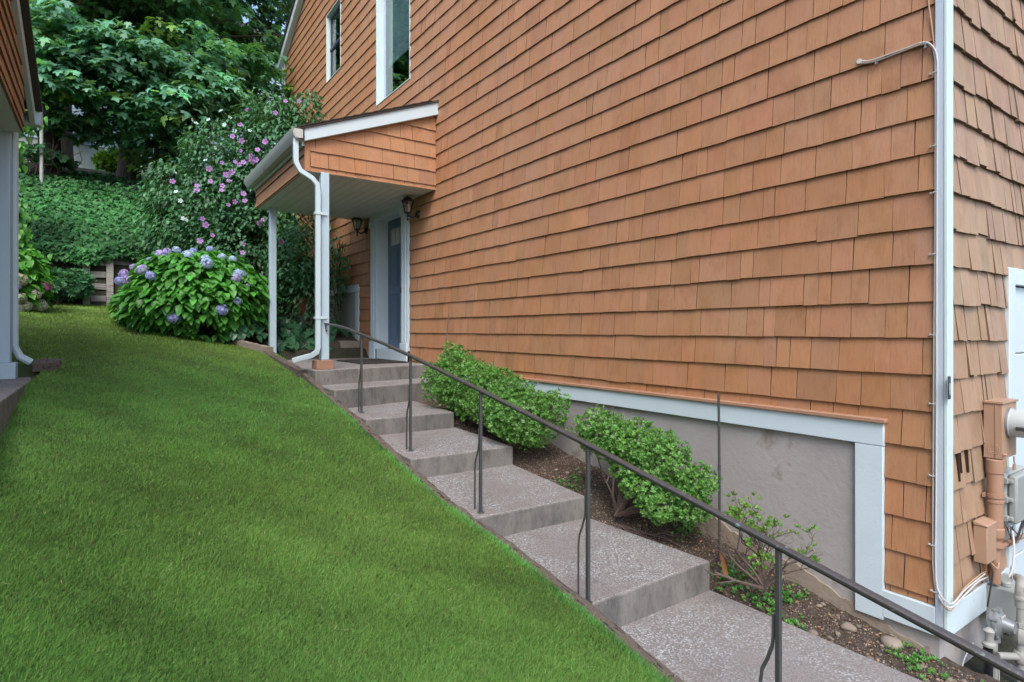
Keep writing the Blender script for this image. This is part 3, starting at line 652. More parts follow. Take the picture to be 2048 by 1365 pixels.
# ------------------------------------------------------------ wall lanterns
def lantern(x, y, z, label):
    t = thing('wall_lantern', label, 'lantern', (W-.02, y, z), 'wall lanterns either side of the door')
    mb = MB(); mb.lathe((W-.02, y, z-.0), [(.0, -.035), (.03, -.03), (.05, -.012), (.058, .01)], 16, 'x'); mb.build('backplate', 'lantern', t)
    xb = W-.17
    mb = MB(); mb.tube([(W-.03, y, z), (W-.07, y, z-.035), (W-.11, y, z-.05), (W-.145, y, z-.035), (xb, y, z+.0)], .011, 8); mb.build('arm', 'lantern', t)
    mb = MB(); mb.lathe((xb, y, z), [(.004, -.10), (.014, -.085), (.006, -.06), (.016, -.045), (.012, -.01), (.045, .0), (.048, .012)], 12)
    for k in range(6):
        a = math.pi/3*k; c, s = math.cos(a), math.sin(a); mb.tube([(xb+.045*c, y+.045*s, z+.01), (xb+.078*c, y+.078*s, z+.15)], .005, 6)
    mb.lathe((xb, y, z), [(.094, .148), (.098, .158), (.07, .178), (.05, .205), (.028, .212), (.01, .225), (.015, .24), (.004, .275)], 6); mb.build('lantern_body', 'lantern', t)
    mb = MB(); mb.lathe((xb, y, z), [(.042, .012), (.073, .149)], 6); mb.build('lantern_glass', 'lampshell', t)
    mb = MB(); mb.lathe((xb, y, z), [(.012, .012), (.022, .03), (.026, .08), (.012, .12)], 12); mb.build('bulb', 'lampglass', t)
    return t
lantern(0, 7.27, 1.555, 'black wall lantern on the shingles to the right of the blue door')
lantern(0, 9.19, 1.60, 'black wall lantern under the porch left of the door frame')
mb = MB(); mb.box(2.74, 3.40, 7.40, 8.42, -.448, -.432); tag(mb.build('door_mat', 'mat', None, .004, (3.0, 7.9, -.448)), 'dark rectangular door mat on the concrete landing', 'door mat')

# ------------------------------------------------------------ concrete steps
steps = thing('concrete_stairs', 'grey concrete staircase with pebbly treads climbing to the porch landing', 'stairs', (2.6, 3.3, -1.9))
def slab(name, pts, zf, zb, th):     # pts: front-left, front-right, back-right, back-left
    z = [zf, zf, zb, zb]; mb = MB(); mb.hexa([(p[0], p[1], zf-th) for p in pts], [(p[0], p[1], zz) for p, zz in zip(pts, z)])
    o = mb.build(name, 'conc', steps, .012)
    return o
XLs = 1.99
slab('landing', [(1.92, 6.60), (3.49, 6.90), (3.49, 9.3), (1.95, 9.3)], -.45, -.448, .35)
slab('step', [(XLs-.04, 6.04), (3.43, 6.40), (3.43, 6.905), (XLs-.05, 6.61)], -.62, -.617, .4)
slab('step', [(XLs, 5.25), (2.90, 5.22), (2.96, 6.42), (XLs, 6.1)], -.83, -.822, .4)
slab('step', [(XLs, 4.28), (2.95, 4.25), (2.93, 5.26), (XLs, 5.29)], -1.02, -.985, .4)
slab('step', [(XLs, 3.345), (2.965, 3.315), (2.955, 4.29), (XLs, 4.32)], -1.245, -1.18, .4)
slab('step', [(XLs, 2.31), (3.11, 2.325), (2.985, 3.355), (XLs, 3.385)], -1.44, -1.405, .4)
slab('step', [(XLs-.02, .95), (3.20, .98), (3.115, 2.365), (XLs-.02, 2.35)], -1.665, -1.622, .4)
slab('step', [(XLs-.05, -1.2), (3.30, -1.2), (3.22, 1.0), (XLs-.03, 1.0)], -1.86, -1.82, .4)
# concrete slab of the left porch
mb = MB(); mb.box(-2.3, -.54, 3.7, 7.32, -1.1, -.45)

# ------------------------------------------------------------ handrail
rail = thing('iron_handrail', 'black wrought iron handrail with bent balusters running down the steps', 'handrail', (2.1, 3.4, -1.3))
RP = [(2.075, 6.745, .07), (2.08, 6.45, .055), (2.09, 6.1, .02), (2.1, 5.67, -.045), (2.1, 5.1, -.125), (2.1, 4.53, -.215), (2.1, 3.415, -.41), (2.1, 2.335, -.605), (2.1, 1.265, -.818), (2.1, .3, -1.01), (2.1, -.4, -1.15)]
mb = MB(); V = []; pr = [(-.017, -.005), (-.017, .004), (-.011, .010), (.011, .010), (.017, .004), (.017, -.005), (.010, -.008), (.008, -.016), (-.008, -.016), (-.010, -.008)]
n = len(pr); PP = [Vector(p) for p in RP]
for i, p in enumerate(PP):
    d = (PP[min(i+1, len(PP)-1)]-PP[max(i-1, 0)]).normalized(); s = d.cross(Vector((0, 0, 1))).normalized(); u = s.cross(d)
    V += [p+s*a+u*b for a, b in pr]
mb.add(V, [(i*n+k, i*n+(k+1) % n, (i+1)*n+(k+1) % n, (i+1)*n+k) for i in range(len(PP)-1) for k in range(n)]+[tuple(range(n)), tuple((len(PP)-1)*n+k for k in range(n))])
mb.tube([(2.078, 6.75, .06), (2.078, 6.752, .01), (2.078, 6.735, -.02), (2.08, 6.715, -.005)], .007, 6)
mb.build('handrail', 'rail', rail, .002)
for (y, zb, zt) in ((5.67, -.826, -.062), (4.53, -1.012, -.232), (3.415, -1.24, -.428), (2.335, -1.441, -.624), (1.265, -1.655, -.838), (.2, -1.845, -1.055)):
    mb = MB(); mb.box(2.1-.0095, 2.1+.0095, y-.0095, y+.0095, zb, zt+.008); mb.lathe((2.1, y, zb), [(.026, 0), (.026, .004)], 12); mb.build('post', 'black', rail, .002)
    h = zt-zb; zj = zb+h*.66
    c = [(2.1, y+.021, zj+.03), (2.1, y+.021, zj-.05), (2.1, y+.025, zj-.09), (2.1, y+.045, zj-.15), (2.1, y+.068, zj-.20), (2.1, y+.076, zj-.26), (2.1, y+.077, zb+.1), (2.1, y+.077, zb)]
    mb = MB(); mb.tube(c, .0075, 4); mb.build('bent_baluster', 'black', rail)

# ------------------------------------------------------------ timber edging
def timber(name, pts, wd, ht, label, mat='timber', seed=0, grp='weathered timbers edging the lawn'):
    rd = random.Random(seed); mb = MB(); P = []
    for a, b in zip(pts[:-1], pts[1:]):
        n = max(2, int((Vector(b)-Vector(a)).length/.06))
        P += [Vector(a).lerp(Vector(b), i/n) for i in range(n)]
    P.append(Vector(pts[-1])); V = []; m = 8
    for i, p in enumerate(P):
        d = (P[min(i+1, len(P)-1)]-P[max(i-1, 0)]).normalized(); s = d.cross(Vector((0, 0, 1))).normalized()
        for (a, b) in ((-.5, -1), (-.5, 0), (-.3, .02), (-.1, 0), (.12, .02), (.32, 0), (.5, -.01), (.5, -1)):
            q = p+s*a*wd+Vector((0, 0, b*ht)); V.append(q+Vector((rd.gauss(0, .002), 0, rd.gauss(0, .004) if b > -.5 else 0)))
    mb.add(V, [(i*m+k, i*m+(k+1) % m, (i+1)*m+(k+1) % m, (i+1)*m+k) for i in range(len(P)-1) for k in range(m)]+[tuple(range(m)), tuple((len(P)-1)*m+k for k in range(m))])
    o = mb.build(name, mat, None, 0, pts[0]); tag(o, label, 'timber', grp); return o
tz = lambda y: float(np.interp(y, YR, ZR))+.012
timber('edging_timber', [(1.955, y, tz(y)) for y in (-.8, 0, .8, 1.66)], .075, .16, 'weathered timber edging beside the lowest step', seed=1)
timber('edging_timber', [(1.955, y, tz(y)) for y in (1.67, 2.3, 3.0, 3.62)], .075, .16, 'weathered timber edging between lawn and the large middle steps', seed=2)
timber('edging_timber', [(1.957, y, tz(y)+.004) for y in (3.64, 4.4, 5.0, 5.57)], .07, .16, 'weathered timber edging beside the smaller upper steps', seed=3)
timber('edging_timber', [(1.95, 5.59, tz(5.59)+.004), (1.93, 6.3, tz(6.3)+.01), (1.90, 6.9, -.50)], .075, .2, 'dark split timber edging just below the downspout', seed=4)
timber('edging_timber', [(1.87, 6.93, -.47), (1.84, 7.5, -.40), (1.82, 8.2, -.33), (1.82, 8.55, -.27)], .09, .2, 'dark timber edging beside the porch landing under the downspout', seed=5)
timber('edging_timber', [(1.84, 8.42, -.235), (1.55, 9.15, -.14)], .10, .10, 'pale grey timber end lying beside the far porch post', 'timber_pale', seed=6)

# ------------------------------------------------------------ left neighbour house and its porch
left = thing('neighbour_house', 'orange shingled house at the far left edge, mostly out of view', 'house', (-2.9, 2, -1))
XW = -2.9; PW = lambda u, z, o: (XW+o, u, z)  # unseen house body kept low and set back to let skylight in
mb = MB(); shingles(mb, PW, None, -1.5, 9.5, -1, 2.6, .1, (), (), seed=31, wmin=.15, wmax=.4); mb.build('shingle_wall', 'shingle', left)
mb = MB(); mb.box(XW-7, XW-.006, -1.5, 9.5, -2, 2.6); mb.hexa([(XW-7, -1.5, 2.6), (XW-.006, -1.5, 2.6), (XW-.006, 9.5, 2.6), (XW-7, 9.5, 2.6)], [(XW-7, 3.95, 4.6), (XW-.006, 3.95, 4.6), (XW-.006, 4.05, 4.6), (XW-7, 4.05, 4.6)]); mb.build('wall_sheathing', 'shingle', left)
mb = MB()
for e in (-1.8, 9.8):
    P = [(XW-7.2, 4, 4.66), (XW-7.2, e, 2.52), (XW+.2, e, 2.52), (XW+.2, 4, 4.66)]; mb.hexa(P, [(a, b, c+.06) for a, b, c in P])
mb.build('roof', 'darkroof', left)
lp = thing('neighbour_porch', 'shingled gable porch with white post at the left edge', 'porch', (-.7, 7.1, -.45))
XP = -.62; lr = lambda y: 2.17+(7.6-y)*.373 if y > 5.6 else 2.17+(y-3.6)*.373
PP_ = lambda u, z, o: (XP+o, u, z)
mb = MB(); shingles(mb, PP_, None, 4.15, 7.02, 1.81, 2.9, 1.87-.13, (), [(.373, 1, 2.17+7.6*.373-.03), (-.373, 1, 2.17-3.6*.373-.03)], exp=.125, seed=33, wmin=.3, wmax=.9, dz=.003, thick=.018); mb.build('gable_shingles', 'shingle', lp)
mb = MB(); mb.hexa([(XW+.02, 4.15, 1.84), (XP-.002, 4.15, 1.84), (XP-.002, 7.02, 1.84), (XW+.02, 7.02, 1.84)], [(XW+.02, 4.15, 2.2), (XP-.002, 4.15, 2.2), (XP-.002, 7.02, 2.3), (XW+.02, 7.02, 2.3)])
mb.hexa([(XW+.02, 4.15, 2.2), (XP-.002, 4.15, 2.2), (XP-.002, 7.02, 2.3), (XW+.02, 7.02, 2.3)], [(XW+.02, 5.55, 2.85), (XP-.002, 5.55, 2.85), (XP-.002, 5.65, 2.85), (XW+.02, 5.65, 2.85)]); mb.build('gable_core', 'gap', lp)
mb = MB(); mb.box(XW+.02, XP-.01, 4.17, 7.0, 1.80, 1.835); mb.build('soffit', 'soffit', lp)
mb = MB()
for ya, yb in ((5.6, 7.62), (5.6, 3.58)): mb.hexa([(XP+.002, ya, lr(5.6)-.10), (XP+.045, ya, lr(5.6)-.10), (XP+.045, yb, 2.17-.10), (XP+.002, yb, 2.17-.10)], [(XP+.002, ya, lr(5.6)+.05), (XP+.045, ya, lr(5.6)+.05), (XP+.045, yb, 2.17+.05), (XP+.002, yb, 2.17+.05)])
mb.build('rake_board', 'white', lp)
mb = MB()
for ya, yb in ((5.6, 7.66), (5.6, 3.54)):
    P = [(XW, ya, lr(5.6)+.06), (XP+.10, ya, lr(5.6)+.06), (XP+.10, yb, 2.155+.06), (XW, yb, 2.155+.06)]; mb.hexa(P, [(a, b, c+.05) for a, b, c in P])
mb.build('roof', 'darkroof', lp)
mb = MB(); mb.box(XW+.1, XP+.09, 7.63, 7.75, 2.07, 2.20); mb.build('gutter', 'gutter', lp, .008)
mb = MB(); mb.box(-.825, -.705, 7.0, 7.12, -.30, 1.80); mb.build('post', 'post', lp, .008)
mb = MB(); mb.box(-.86, -.665, 6.97, 7.16, -.449, -.30); mb.build('post_base', 'post', lp, .006)
mb = MB(); mb.tube([(-.70, 7.2, 2.07), (-.70, 7.2, -.15), (-.66, 7.22, -.25), (-.58, 7.24, -.31)], .035, 8); mb.build('downspout', 'gutter', lp)
mb = MB(); mb.box(-2.38, -.54, 3.7, 7.36, -1.2, -.45); mb.build('porch_slab', 'conc', lp, .012)
mb = MB(); mb.hexa([(-.56, 7.14, -.40), (-.36, 7.20, -.40), (-.38, 7.45, -.38), (-.56, 7.36, -.38)], [(-.56, 7.14, -.32), (-.34, 7.20, -.31), (-.36, 7.45, -.28), (-.56, 7.36, -.29)]); tag(mb.build('splash_block', 'timber', None, .006, (-.5, 7.2, -.4)), 'dark splash block on the grass beside the left white post', 'splash block')

# ------------------------------------------------------------ retaining wall
rw = thing('retaining_wall', 'grey weathered timber retaining wall at the top of the lawn', 'retaining wall', (0, 12, .4))
mb = MB(); rd = random.Random(5)
for k in range(7):
    x = -5.0
    while x < 3.4:
        L = rd.uniform(1.6, 2.6); g = rd.uniform(.75, 1.25); z0 = .25+k*.142
        mb.box(x, min(x+L-.012, 3.42), 12.05+rd.gauss(0, .006), 12.2, z0, z0+.137, (g, g, g)); x += L
mb.build('wall_boards', 'wallwood', rw, .008)
for x in (-.245, .075):
    mb = MB(); mb.box(x-.05, x+.05, 11.97, 12.045, .3, 1.22, (1.5, 1.5, 1.5)); mb.build('upright', 'wallwood', rw, .006)
mb = MB()
for k in range(4): mb.box(-.19, .02, 12.0+.0, 12.045, .42+k*.2+.05, .42+k*.2+.15, (1.1, 1.1, 1.1))
mb.build('cross_block', 'wallwood', rw, .005)

# ------------------------------------------------------------ vegetation builders
def crown_tree(name, label, base, rtrunk, cz, rx, ry, rzz, nspray, per, mat, leaf=.15, extra=(), group=None, lean=(0, 0), tpl=MAPLE, base_t=(1, 1, 1), top=None):
    t = thing(name, label, 'tree', base, group); bx, by, bz = base
    mb = MB(); H = top or (cz+rzz*.6-bz); pts = []; rr = []
    for i in range(9):
        s = i/8; pts.append((bx+lean[0]*s+.08*math.sin(3*s+bx), by+lean[1]*s+.06*math.cos(4*s), bz-.2+H*s)); rr.append(rtrunk*(1.25-.35*min(1, s*6)-.55*s))
    mb.tube(pts, rr, 14)
    cen = []
    for i in range(nspray):
        d = rng.normal(0, 1, 3); d /= np.linalg.norm(d); r_ = rng.uniform(.45, 1)**.6
        cen.append((bx+lean[0]*.6+d[0]*rx*r_, by+lean[1]*.6+d[1]*ry*r_, cz+d[2]*rzz*r_))
    for (n, x0, x1, y0, y1, z0, z1) in extra:
        for i in range(n): cen.append((rng.uniform(x0, x1), rng.uniform(y0, y1), rng.uniform(z0, z1)))
    cen = np.array(cen)
    for i in range(0, len(cen), max(1, len(cen)//34)):     # limbs toward clumps
        c = Vector(cen[i]); s = min(.92, max(.25, (c.z-1.0-bz)/H)); k = s*8; j = int(k); p = Vector(pts[j]).lerp(Vector(pts[min(8, j+1)]), k-j)
        mid = p.lerp(c, .5)+Vector((0, 0, .25)); mb.tube([p, p.lerp(mid, .5)+Vector((0, 0, .08)), mid, c], [rtrunk*.26, rtrunk*.2, rtrunk*.13, .012], 6)
    mb.build('trunk', 'bark', t)
    L = []
    n = len(cen)*per; ci = np.repeat(np.arange(len(cen)), per)
    d = rng.normal(0, 1, (n, 3)); d /= np.linalg.norm(d, axis=1, keepdims=True); d[:, 2] = np.abs(d[:, 2])*rng.choice([1, 1, 1, -.5], n)
    rs = rng.uniform(.5, 1.0, (len(cen), 1))[ci]*np.array([[.62, .62, .24]]); P = cen[ci]+d*rs*rng.uniform(.5, 1.05, (n, 1))
    P[:, 2] -= .45*((P[:, 0]-cen[ci][:, 0])**2+(P[:, 1]-cen[ci][:, 1])**2)
    out = P-cen[ci]+(P-np.array([[bx, by, cz]]))*.12
    g = (1+rng.normal(0, .22, (len(cen), 1)))[ci]
    yl = (rng.random((len(cen), 1)) < .22)[ci]; ti = tnt(n, .18, .08, base_t)*np.clip(g, .45, 1.7)*np.where(yl, np.array([[1.5, 1.15, .55]]), 1.)  # some sprays tinted yellow to paint backlit specks
    V = hanging(P, out, leaf*rng.uniform(.7, 1.25, n), tpl, ti, .58, .42)
    m = MB(); m.raw(*V); m.build('crown', mat, t)
    return t
def shrub(name, label, base, clumps, nros, size, mat, seed=1, stems=(), twigs=0, cat='shrub', group=None, base_t=(1, 1, 1), low=1.0):
    """clumps: list of (x,y,z,rx,ry,rz) ellipsoids; rosettes sit in their outer shells"""
    t = thing(name, label, cat, base, group); C_ = np.array(clumps); w_ = (C_[:, 3]*C_[:, 4]+C_[:, 4]*C_[:, 5]); ci = rng.choice(len(C_), nros, p=w_/w_.sum())
    d = rng.normal(0, 1, (nros, 3)); d /= np.linalg.norm(d, axis=1, keepdims=True)
    r_ = np.where(rng.random(nros) < .7, rng.uniform(.86, 1.06, nros), rng.uniform(.45, .9, nros))
    r_ = r_*(1+.17*vnoise(d*3+ci[:, None]*2.0, 2.5, seed))+(rng.random(nros) < .05)*rng.uniform(0, .22, nros)*(d[:, 2] > .2)
    P = C_[ci, :3]+d*C_[ci, 3:]*r_[:, None]
    # drop those deep inside other clumps
    keep = np.ones(nros, bool)
    for k in range(len(C_)):
        q = (((P-C_[k, :3])/C_[k, 3:])**2).sum(1); keep &= ~((q < .42) & (ci != k))
    keep &= P[:, 0] < W-.03
    P = P[keep]; d = d[keep]; r_ = r_[keep]; n = len(P)
    hh = (P[:, 2]-P[:, 2].min())/(np.ptp(P[:, 2])+1e-6)
    ti = tnt(n, .16, .06, base_t)*(1+.25*(rng.random((n, 1)) < .15))
    fr = rot_frames(d*.7+rng.normal(0, .35, (n, 3))+np.array([0, 0, .45]), rng.uniform(0, 6.28, n))
    k3 = rng.integers(0, 3, n); L = []
    for q in range(3):
        s_ = k3 == q; L.append(scatter(P[s_], fr[s_], size*rng.uniform(.75, 1.25, s_.sum()), ROS[q], ti[s_]))
    m = MB(); m.raw(*merge(L)); m.build('foliage', mat, t)
    mb = MB(); rd = random.Random(seed)
    for (sx, sy, sz) in stems:
        for c in clumps:
            for q in range(2 if len(clumps) > 10 else 3):
                e = Vector((c[0]+rd.uniform(-.6, .6)*c[3], c[1]+rd.uniform(-.6, .6)*c[4], c[2]+rd.uniform(-.2, .6)*c[5])); s0 = Vector((sx+rd.gauss(0, .02), sy+rd.gauss(0, .02), sz))
                mid = s0.lerp(e, .5)+Vector((rd.gauss(0, .04), rd.gauss(0, .04), .0)); mb.tube([s0, s0.lerp(mid, .5)+Vector((rd.gauss(0, .015), rd.gauss(0, .015), .02)), mid, e], [.011, .009, .006, .003], 5)
    for k in range(twigs):
        c = clumps[rd.randrange(len(clumps))]; a = rd.uniform(0, 6.28); el = rd.uniform(-.2, 1.3); dd = Vector((math.cos(a)*math.cos(el)*c[3], math.sin(a)*math.cos(el)*c[4], math.sin(el)*c[5]))
        p = Vector(c[:3]); mb.tube([p+dd*.3, p+dd*.8+Vector((rd.gauss(0, .01), rd.gauss(0, .01), 0)), p+dd*1.06], [.003, .002, .001], 4)
    if mb.n: mb.build('branches', 'twig', t)
    return t

# three foundation shrubs in the soil bed
hsoil = hbed
cl = []
rd = random.Random(2)
for k in range(9):
    y = lerp(5.62, 4.16, k/8); zt = lerp(-.26, -.56, k/8); zb = lerp(-.80, -1.0, k/8)
    cl.append((3.12+rd.gauss(0, .03), y, (zt+zb)/2, .27, .21, (zt-zb)/2+.02))
cl += [(2.93, 5.55, -.55, .18, .22, .22), (3.0, 4.35, -.78, .22, .25, .2), (3.2, 5.75, -.36, .15, .14, .2), (3.2, 4.0, -.68, .14, .12, .14)]
shrub('evergreen_shrub', 'large dense rounded evergreen shrub between the upper steps and the wall', (3.15, 4.8, -1.0), cl, 10500, .028, 'boxleaf', 1, [(3.15, 4.5, -1.1), (3.12, 5.2, -.95)], 30, group='evergreen shrubs in the soil bed')
cl = [(3.18, 3.42, -.78, .19, .17, .15), (3.14, 3.2, -.82, .20, .19, .16), (3.2, 2.95, -.85, .22, .2, .17), (3.18, 2.74, -.92, .18, .17, .16), (3.1, 2.84, -1.06, .17, .16, .14), (3.22, 2.6, -1.10, .15, .14, .13), (3.1, 2.70, -1.19, .13, .13, .1), (3.22, 2.55, -1.2, .11, .11, .08), (3.14, 3.06, -.99, .13, .14, .11), (3.2, 2.48, -1.0, .12, .1, .1), (3.1, 3.38, -.86, .12, .12, .08)]
shrub('evergreen_shrub', 'medium evergreen shrub with bare lower twigs beside the black handrail post', (3.12, 3.25, -1.3), cl, 4700, .028, 'boxleaf', 2, [(3.12, 3.12, -1.36)], 90, group='evergreen shrubs in the soil bed')
t3 = thing('bare_shrub', 'sparse half-dead shrub with bare twigs near the lower steps', 'shrub', (3.2, 2.0, -1.5), 'evergreen shrubs in the soil bed')
mb = MB(); rd = random.Random(12); tips = []
def branch(p, d, L, r_, lvl):
    pts = [p]; q = p.copy(); dd = d.copy()
    for i in range(4):
        dd = (dd+Vector((rd.gauss(0, .16), rd.gauss(0, .16), rd.gauss(.03, .12)))).normalized(); q = q+dd*L/4
        if q.x > W-.04: q.x = W-.04
        pts.append(q.copy())
    mb.tube(pts, [r_*(1-.5*i/4) for i in range(5)], 5)
    if lvl == 0: tips.append(q); return
    for k in range(rd.choice((2, 3, 3))):
        j = rd.choice((2, 3, 4)); ax = Vector((rd.gauss(0, 1), rd.gauss(0, 1), rd.gauss(0, .6))).normalized(); branch(pts[j], (dd+ax*.75).normalized(), L*rd.uniform(.5, .75), r_*.55, lvl-1)
b0 = Vector((3.14, 1.98, -1.50))
for d in ((.15, .45, .75), (.05, .15, 1), (.1, -.3, .85), (.2, -.6, .6), (.25, .7, .5), (.2, .3, .6), (.15, -.1, .8)): branch(b0, Vector(d).normalized(), .235, .010, 4)
for d in ((-.1, .9, .35), (-.2, .6, .1)): branch(b0, Vector(d).normalized(), .22, .012, 1)
mb.build('branches', 'twig', t3)
tp = [p for p in tips if -1.32 < p.z < -.85 and 1.7 < p.y < 2.2]; rd.shuffle(tp); P = []
for p in tp[:44]:
    for k in range(4): P.append(p+Vector((rd.gauss(0, .02), rd.gauss(0, .022), rd.gauss(0, .018))))
if P:
    P = np.array(P); n = len(P); m = MB(); m.raw(*scatter(P, rot_frames(rng.normal(0, .5, (n, 3))+np.array([0, 0, 1.]), rng.uniform(0, 6, n)), .03*rng.uniform(.7, 1.2, n), ROS[0], tnt(n, .15, .06, (1.15, 1.05, .8)))); m.build('foliage', 'boxleaf', t3)

# exposed roots under the middle shrub, litter, stones, weeds
mb = MB(); rd = random.Random(8)
for k in range(16):
    a = rd.uniform(2.2, 5.0); p = Vector((3.08, 3.1, float(hsoil(3.08, 3.1))+.012)); pts = [p]
    for i in range(6):
        a += rd.gauss(0, .5); x_, y_ = pts[-1].x+.05*math.cos(a), pts[-1].y-.06+.05*math.sin(a)*.6; pts.append(Vector((max(3.0, x_), y_, float(hsoil(x_, y_))+.012+.02*abs(math.sin(i*1.3+k)))))
    mb.tube(pts, [.008, .007, .006, .005, .004, .003, .002], 5)
tag(mb.build('exposed_roots', 'twig', None, 0, (3.08, 3.1, -1.36)), 'tangle of exposed grey roots on the soil below the middle shrub', 'roots')
def stone_mesh(seed, s):
    me = bpy.data.meshes.new('stone'); bm = bmesh.new(); bmesh.ops.create_icosphere(bm, subdivisions=2, radius=1); rd = random.Random(seed)
    k = [Vector((rd.gauss(0, 1), rd.gauss(0, 1), rd.gauss(0, 1))) for _ in range(3)]
    for v in bm.verts:
        f = 1+sum(.13*math.sin(v.co.dot(q)*1.7) for q in k); v.co = Vector((v.co.x*f*1.15, v.co.y*f, v.co.z*f*.62))*s
    bm.to_mesh(me); bm.free(); ca = me.color_attributes.new('tint', 'FLOAT_COLOR', 'POINT'); g = rd.uniform(.6, 1.25)
    for d in ca.data: d.color = (g*1.05, g, g*.92, 1)
    me.materials.append(M['stone']); me.polygons.foreach_set('use_smooth', [True]*len(me.polygons)); return me
def stone(x, y, s, label, seed):
    o = bpy.data.objects.new('stone', stone_mesh(seed, s)); COL.objects.link(o); o.location = (x, y, float(hsoil(x, y))+s*.25); o.rotation_euler = (0, 0, seed); tag(o, label, 'stone', 'stones lying in the soil bed'); return o
stone(3.04, 3.62, .03, 'pale round stone on the soil between first and middle shrub', 1)
stone(3.36, 1.62, .035, 'large pale stone near the foot of the white foundation frame', 2)
stone(3.42, 1.42, .05, 'broad flat brown stone against the wall near the house corner', 3)
stone(3.18, 1.72, .025, 'small tan stone right of the sparse shrub trunk', 4)
rd = random.Random(14)
for k in range(46):
    y = rd.uniform(.8, 4.0); x = rd.uniform(3.02+(.12 if y < 2.4 else 0), 3.44); stone(x, y, rd.uniform(.008, .019), 'small rounded pebble lying on the brown soil bed', 20+k)
# fine gravel and litter
n = 12000; y = rng.uniform(.3, 6.3, n); x = rng.uniform(2.96, 3.49, n); P = np.stack([x, y, hbed(x, y)+.002], 1)
tet = (np.array([(1, 0, -.3), (-.5, .87, -.3), (-.5, -.87, -.3), (0, 0, .7)]), np.array([(0, 1, 3), (1, 2, 3), (2, 0, 3)]))
m = MB(); m.raw(*scatter(P, rot_frames(rng.normal(0, .5, (n, 3))+np.array([0, 0, 1.]), rng.uniform(0, 6, n)), rng.uniform(.002, .0075, n), tet, tnt(n, .4, .05, (1.0, .97, .93)))); stuff(m.build('gravel', 'stone'), 'fine gravel scattered over the brown soil bed', 'gravel')
n = 2600; y = rng.uniform(1.0, 6.3, n); x = rng.uniform(2.97, 3.48, n); P = np.stack([x, y, hbed(x, y)+.006], 1)
m = MB(); m.raw(*leaves(P, np.zeros((n, 3)), rng.uniform(.012, .03, n), SMALL, tnt(n, .4, .12), .35, None, 1)); stuff(m.build('leaf_litter', 'deadleaf'), 'dry brown leaf litter under the shrubs', 'leaf litter')
P = []; 
for (cx, cy, r_, k) in ((3.28, 2.28, .12, 90), (3.18, 2.05, .10, 60), (3.14, 1.82, .08, 30), (3.36, 1.28, .1, 45), (3.3, .95, .1, 40), (3.36, 1.95, .08, 30), (3.05, 3.75, .08, 30), (3.1, 2.6, .06, 20), (3.2, 3.7, .1, 30), (3.42, 2.75, .08, 50)):
    for i in range(k): a = rng.normal(0, 1, 2)*r_*.6; xx, yy = min(3.48, cx+a[0]), cy+a[1]; P.append((xx, yy, float(hsoil(xx, yy))+.012))
P = np.array(P); n = len(P); m = MB(); m.raw(*scatter(P, rot_frames(rng.normal(0, .3, (n, 3))+np.array([0, 0, 1.]), rng.uniform(0, 6, n)), rng.uniform(.015, .03, n), ROS[1], tnt(n, .2, .08, (.8, 1, .9)))); stuff(m.build('weeds', 'boxleaf'), 'low green weeds sprouting from the soil bed', 'weeds')

# two thin rods
mb = MB(); mb.tube([(3.2, 6.14, -.9), (3.3, 6.19, -.35), (3.40, 6.25, .20)], .0075, 6); tag(mb.build('garden_stake', 'twig', None, 0, (3.2, 6.14, -.9)), 'thin brown stake leaning on the wall beside the top steps', 'stake')
mb = MB(); mb.tube([(3.30, 2.40, -1.5), (3.298, 2.395, -1.0), (3.295, 2.40, -.42)], .0085, 8); mb.tube([(3.298, 2.397, -.92), (3.297, 2.396, -.88)], .011, 8); tag(mb.build('metal_rod', 'black', None, 0, (3.3, 2.4, -1.5)), 'thin upright black metal rod standing before the grey foundation', 'rod')

# ------------------------------------------------------------ hydrangeas
def floret_head(mat, r_, base_t, seed):
    r2 = np.random.default_rng(seed); n = 130; d = r2.normal(0, 1, (n, 3)); d /= np.linalg.norm(d, axis=1, keepdims=True); d[:, 2] = d[:, 2]*.9; P = d*r_*r2.uniform(.86, 1.02, (n, 1))
    V = []; T = []
    for k in range(4):
        a = k*math.pi/2; c, s = math.cos(a), math.sin(a); b = len(V)
        for (u, v_, z) in ((.0, 0, 0), (.7, .42, .1), (1.05, 0, .05), (.7, -.42, .1)): V.append((u*c-v_*s, u*s+v_*c, z))
        T += [(b, b+1, b+2), (b, b+2, b+3)]
    return scatter(P, rot_frames(d+r2.normal(0, .2, (n, 3)), r2.uniform(0, 6, n)), np.full(n, r_*.26), (np.array(V), np.array(T)), np.clip(r2.normal(1, .13, (n, 1)), .6, 1.5)*np.array([base_t])*(1+r2.normal(0, .07, (n, 3))))
def mesh_once(name, data, mat):
    m = MB(); m.raw(*data); o = m.build(name, mat); return o
def place(o, loc, parent, scale=1, first=[None]):
    c = o.copy(); COL.objects.link(c); c.parent = parent; c.location = Vector(loc)-wloc(parent); c.scale = (scale,)*3
    c.rotation_euler = (random.uniform(-.5, .5), random.uniform(-.5, .5), random.uniform(0, 6)); return c
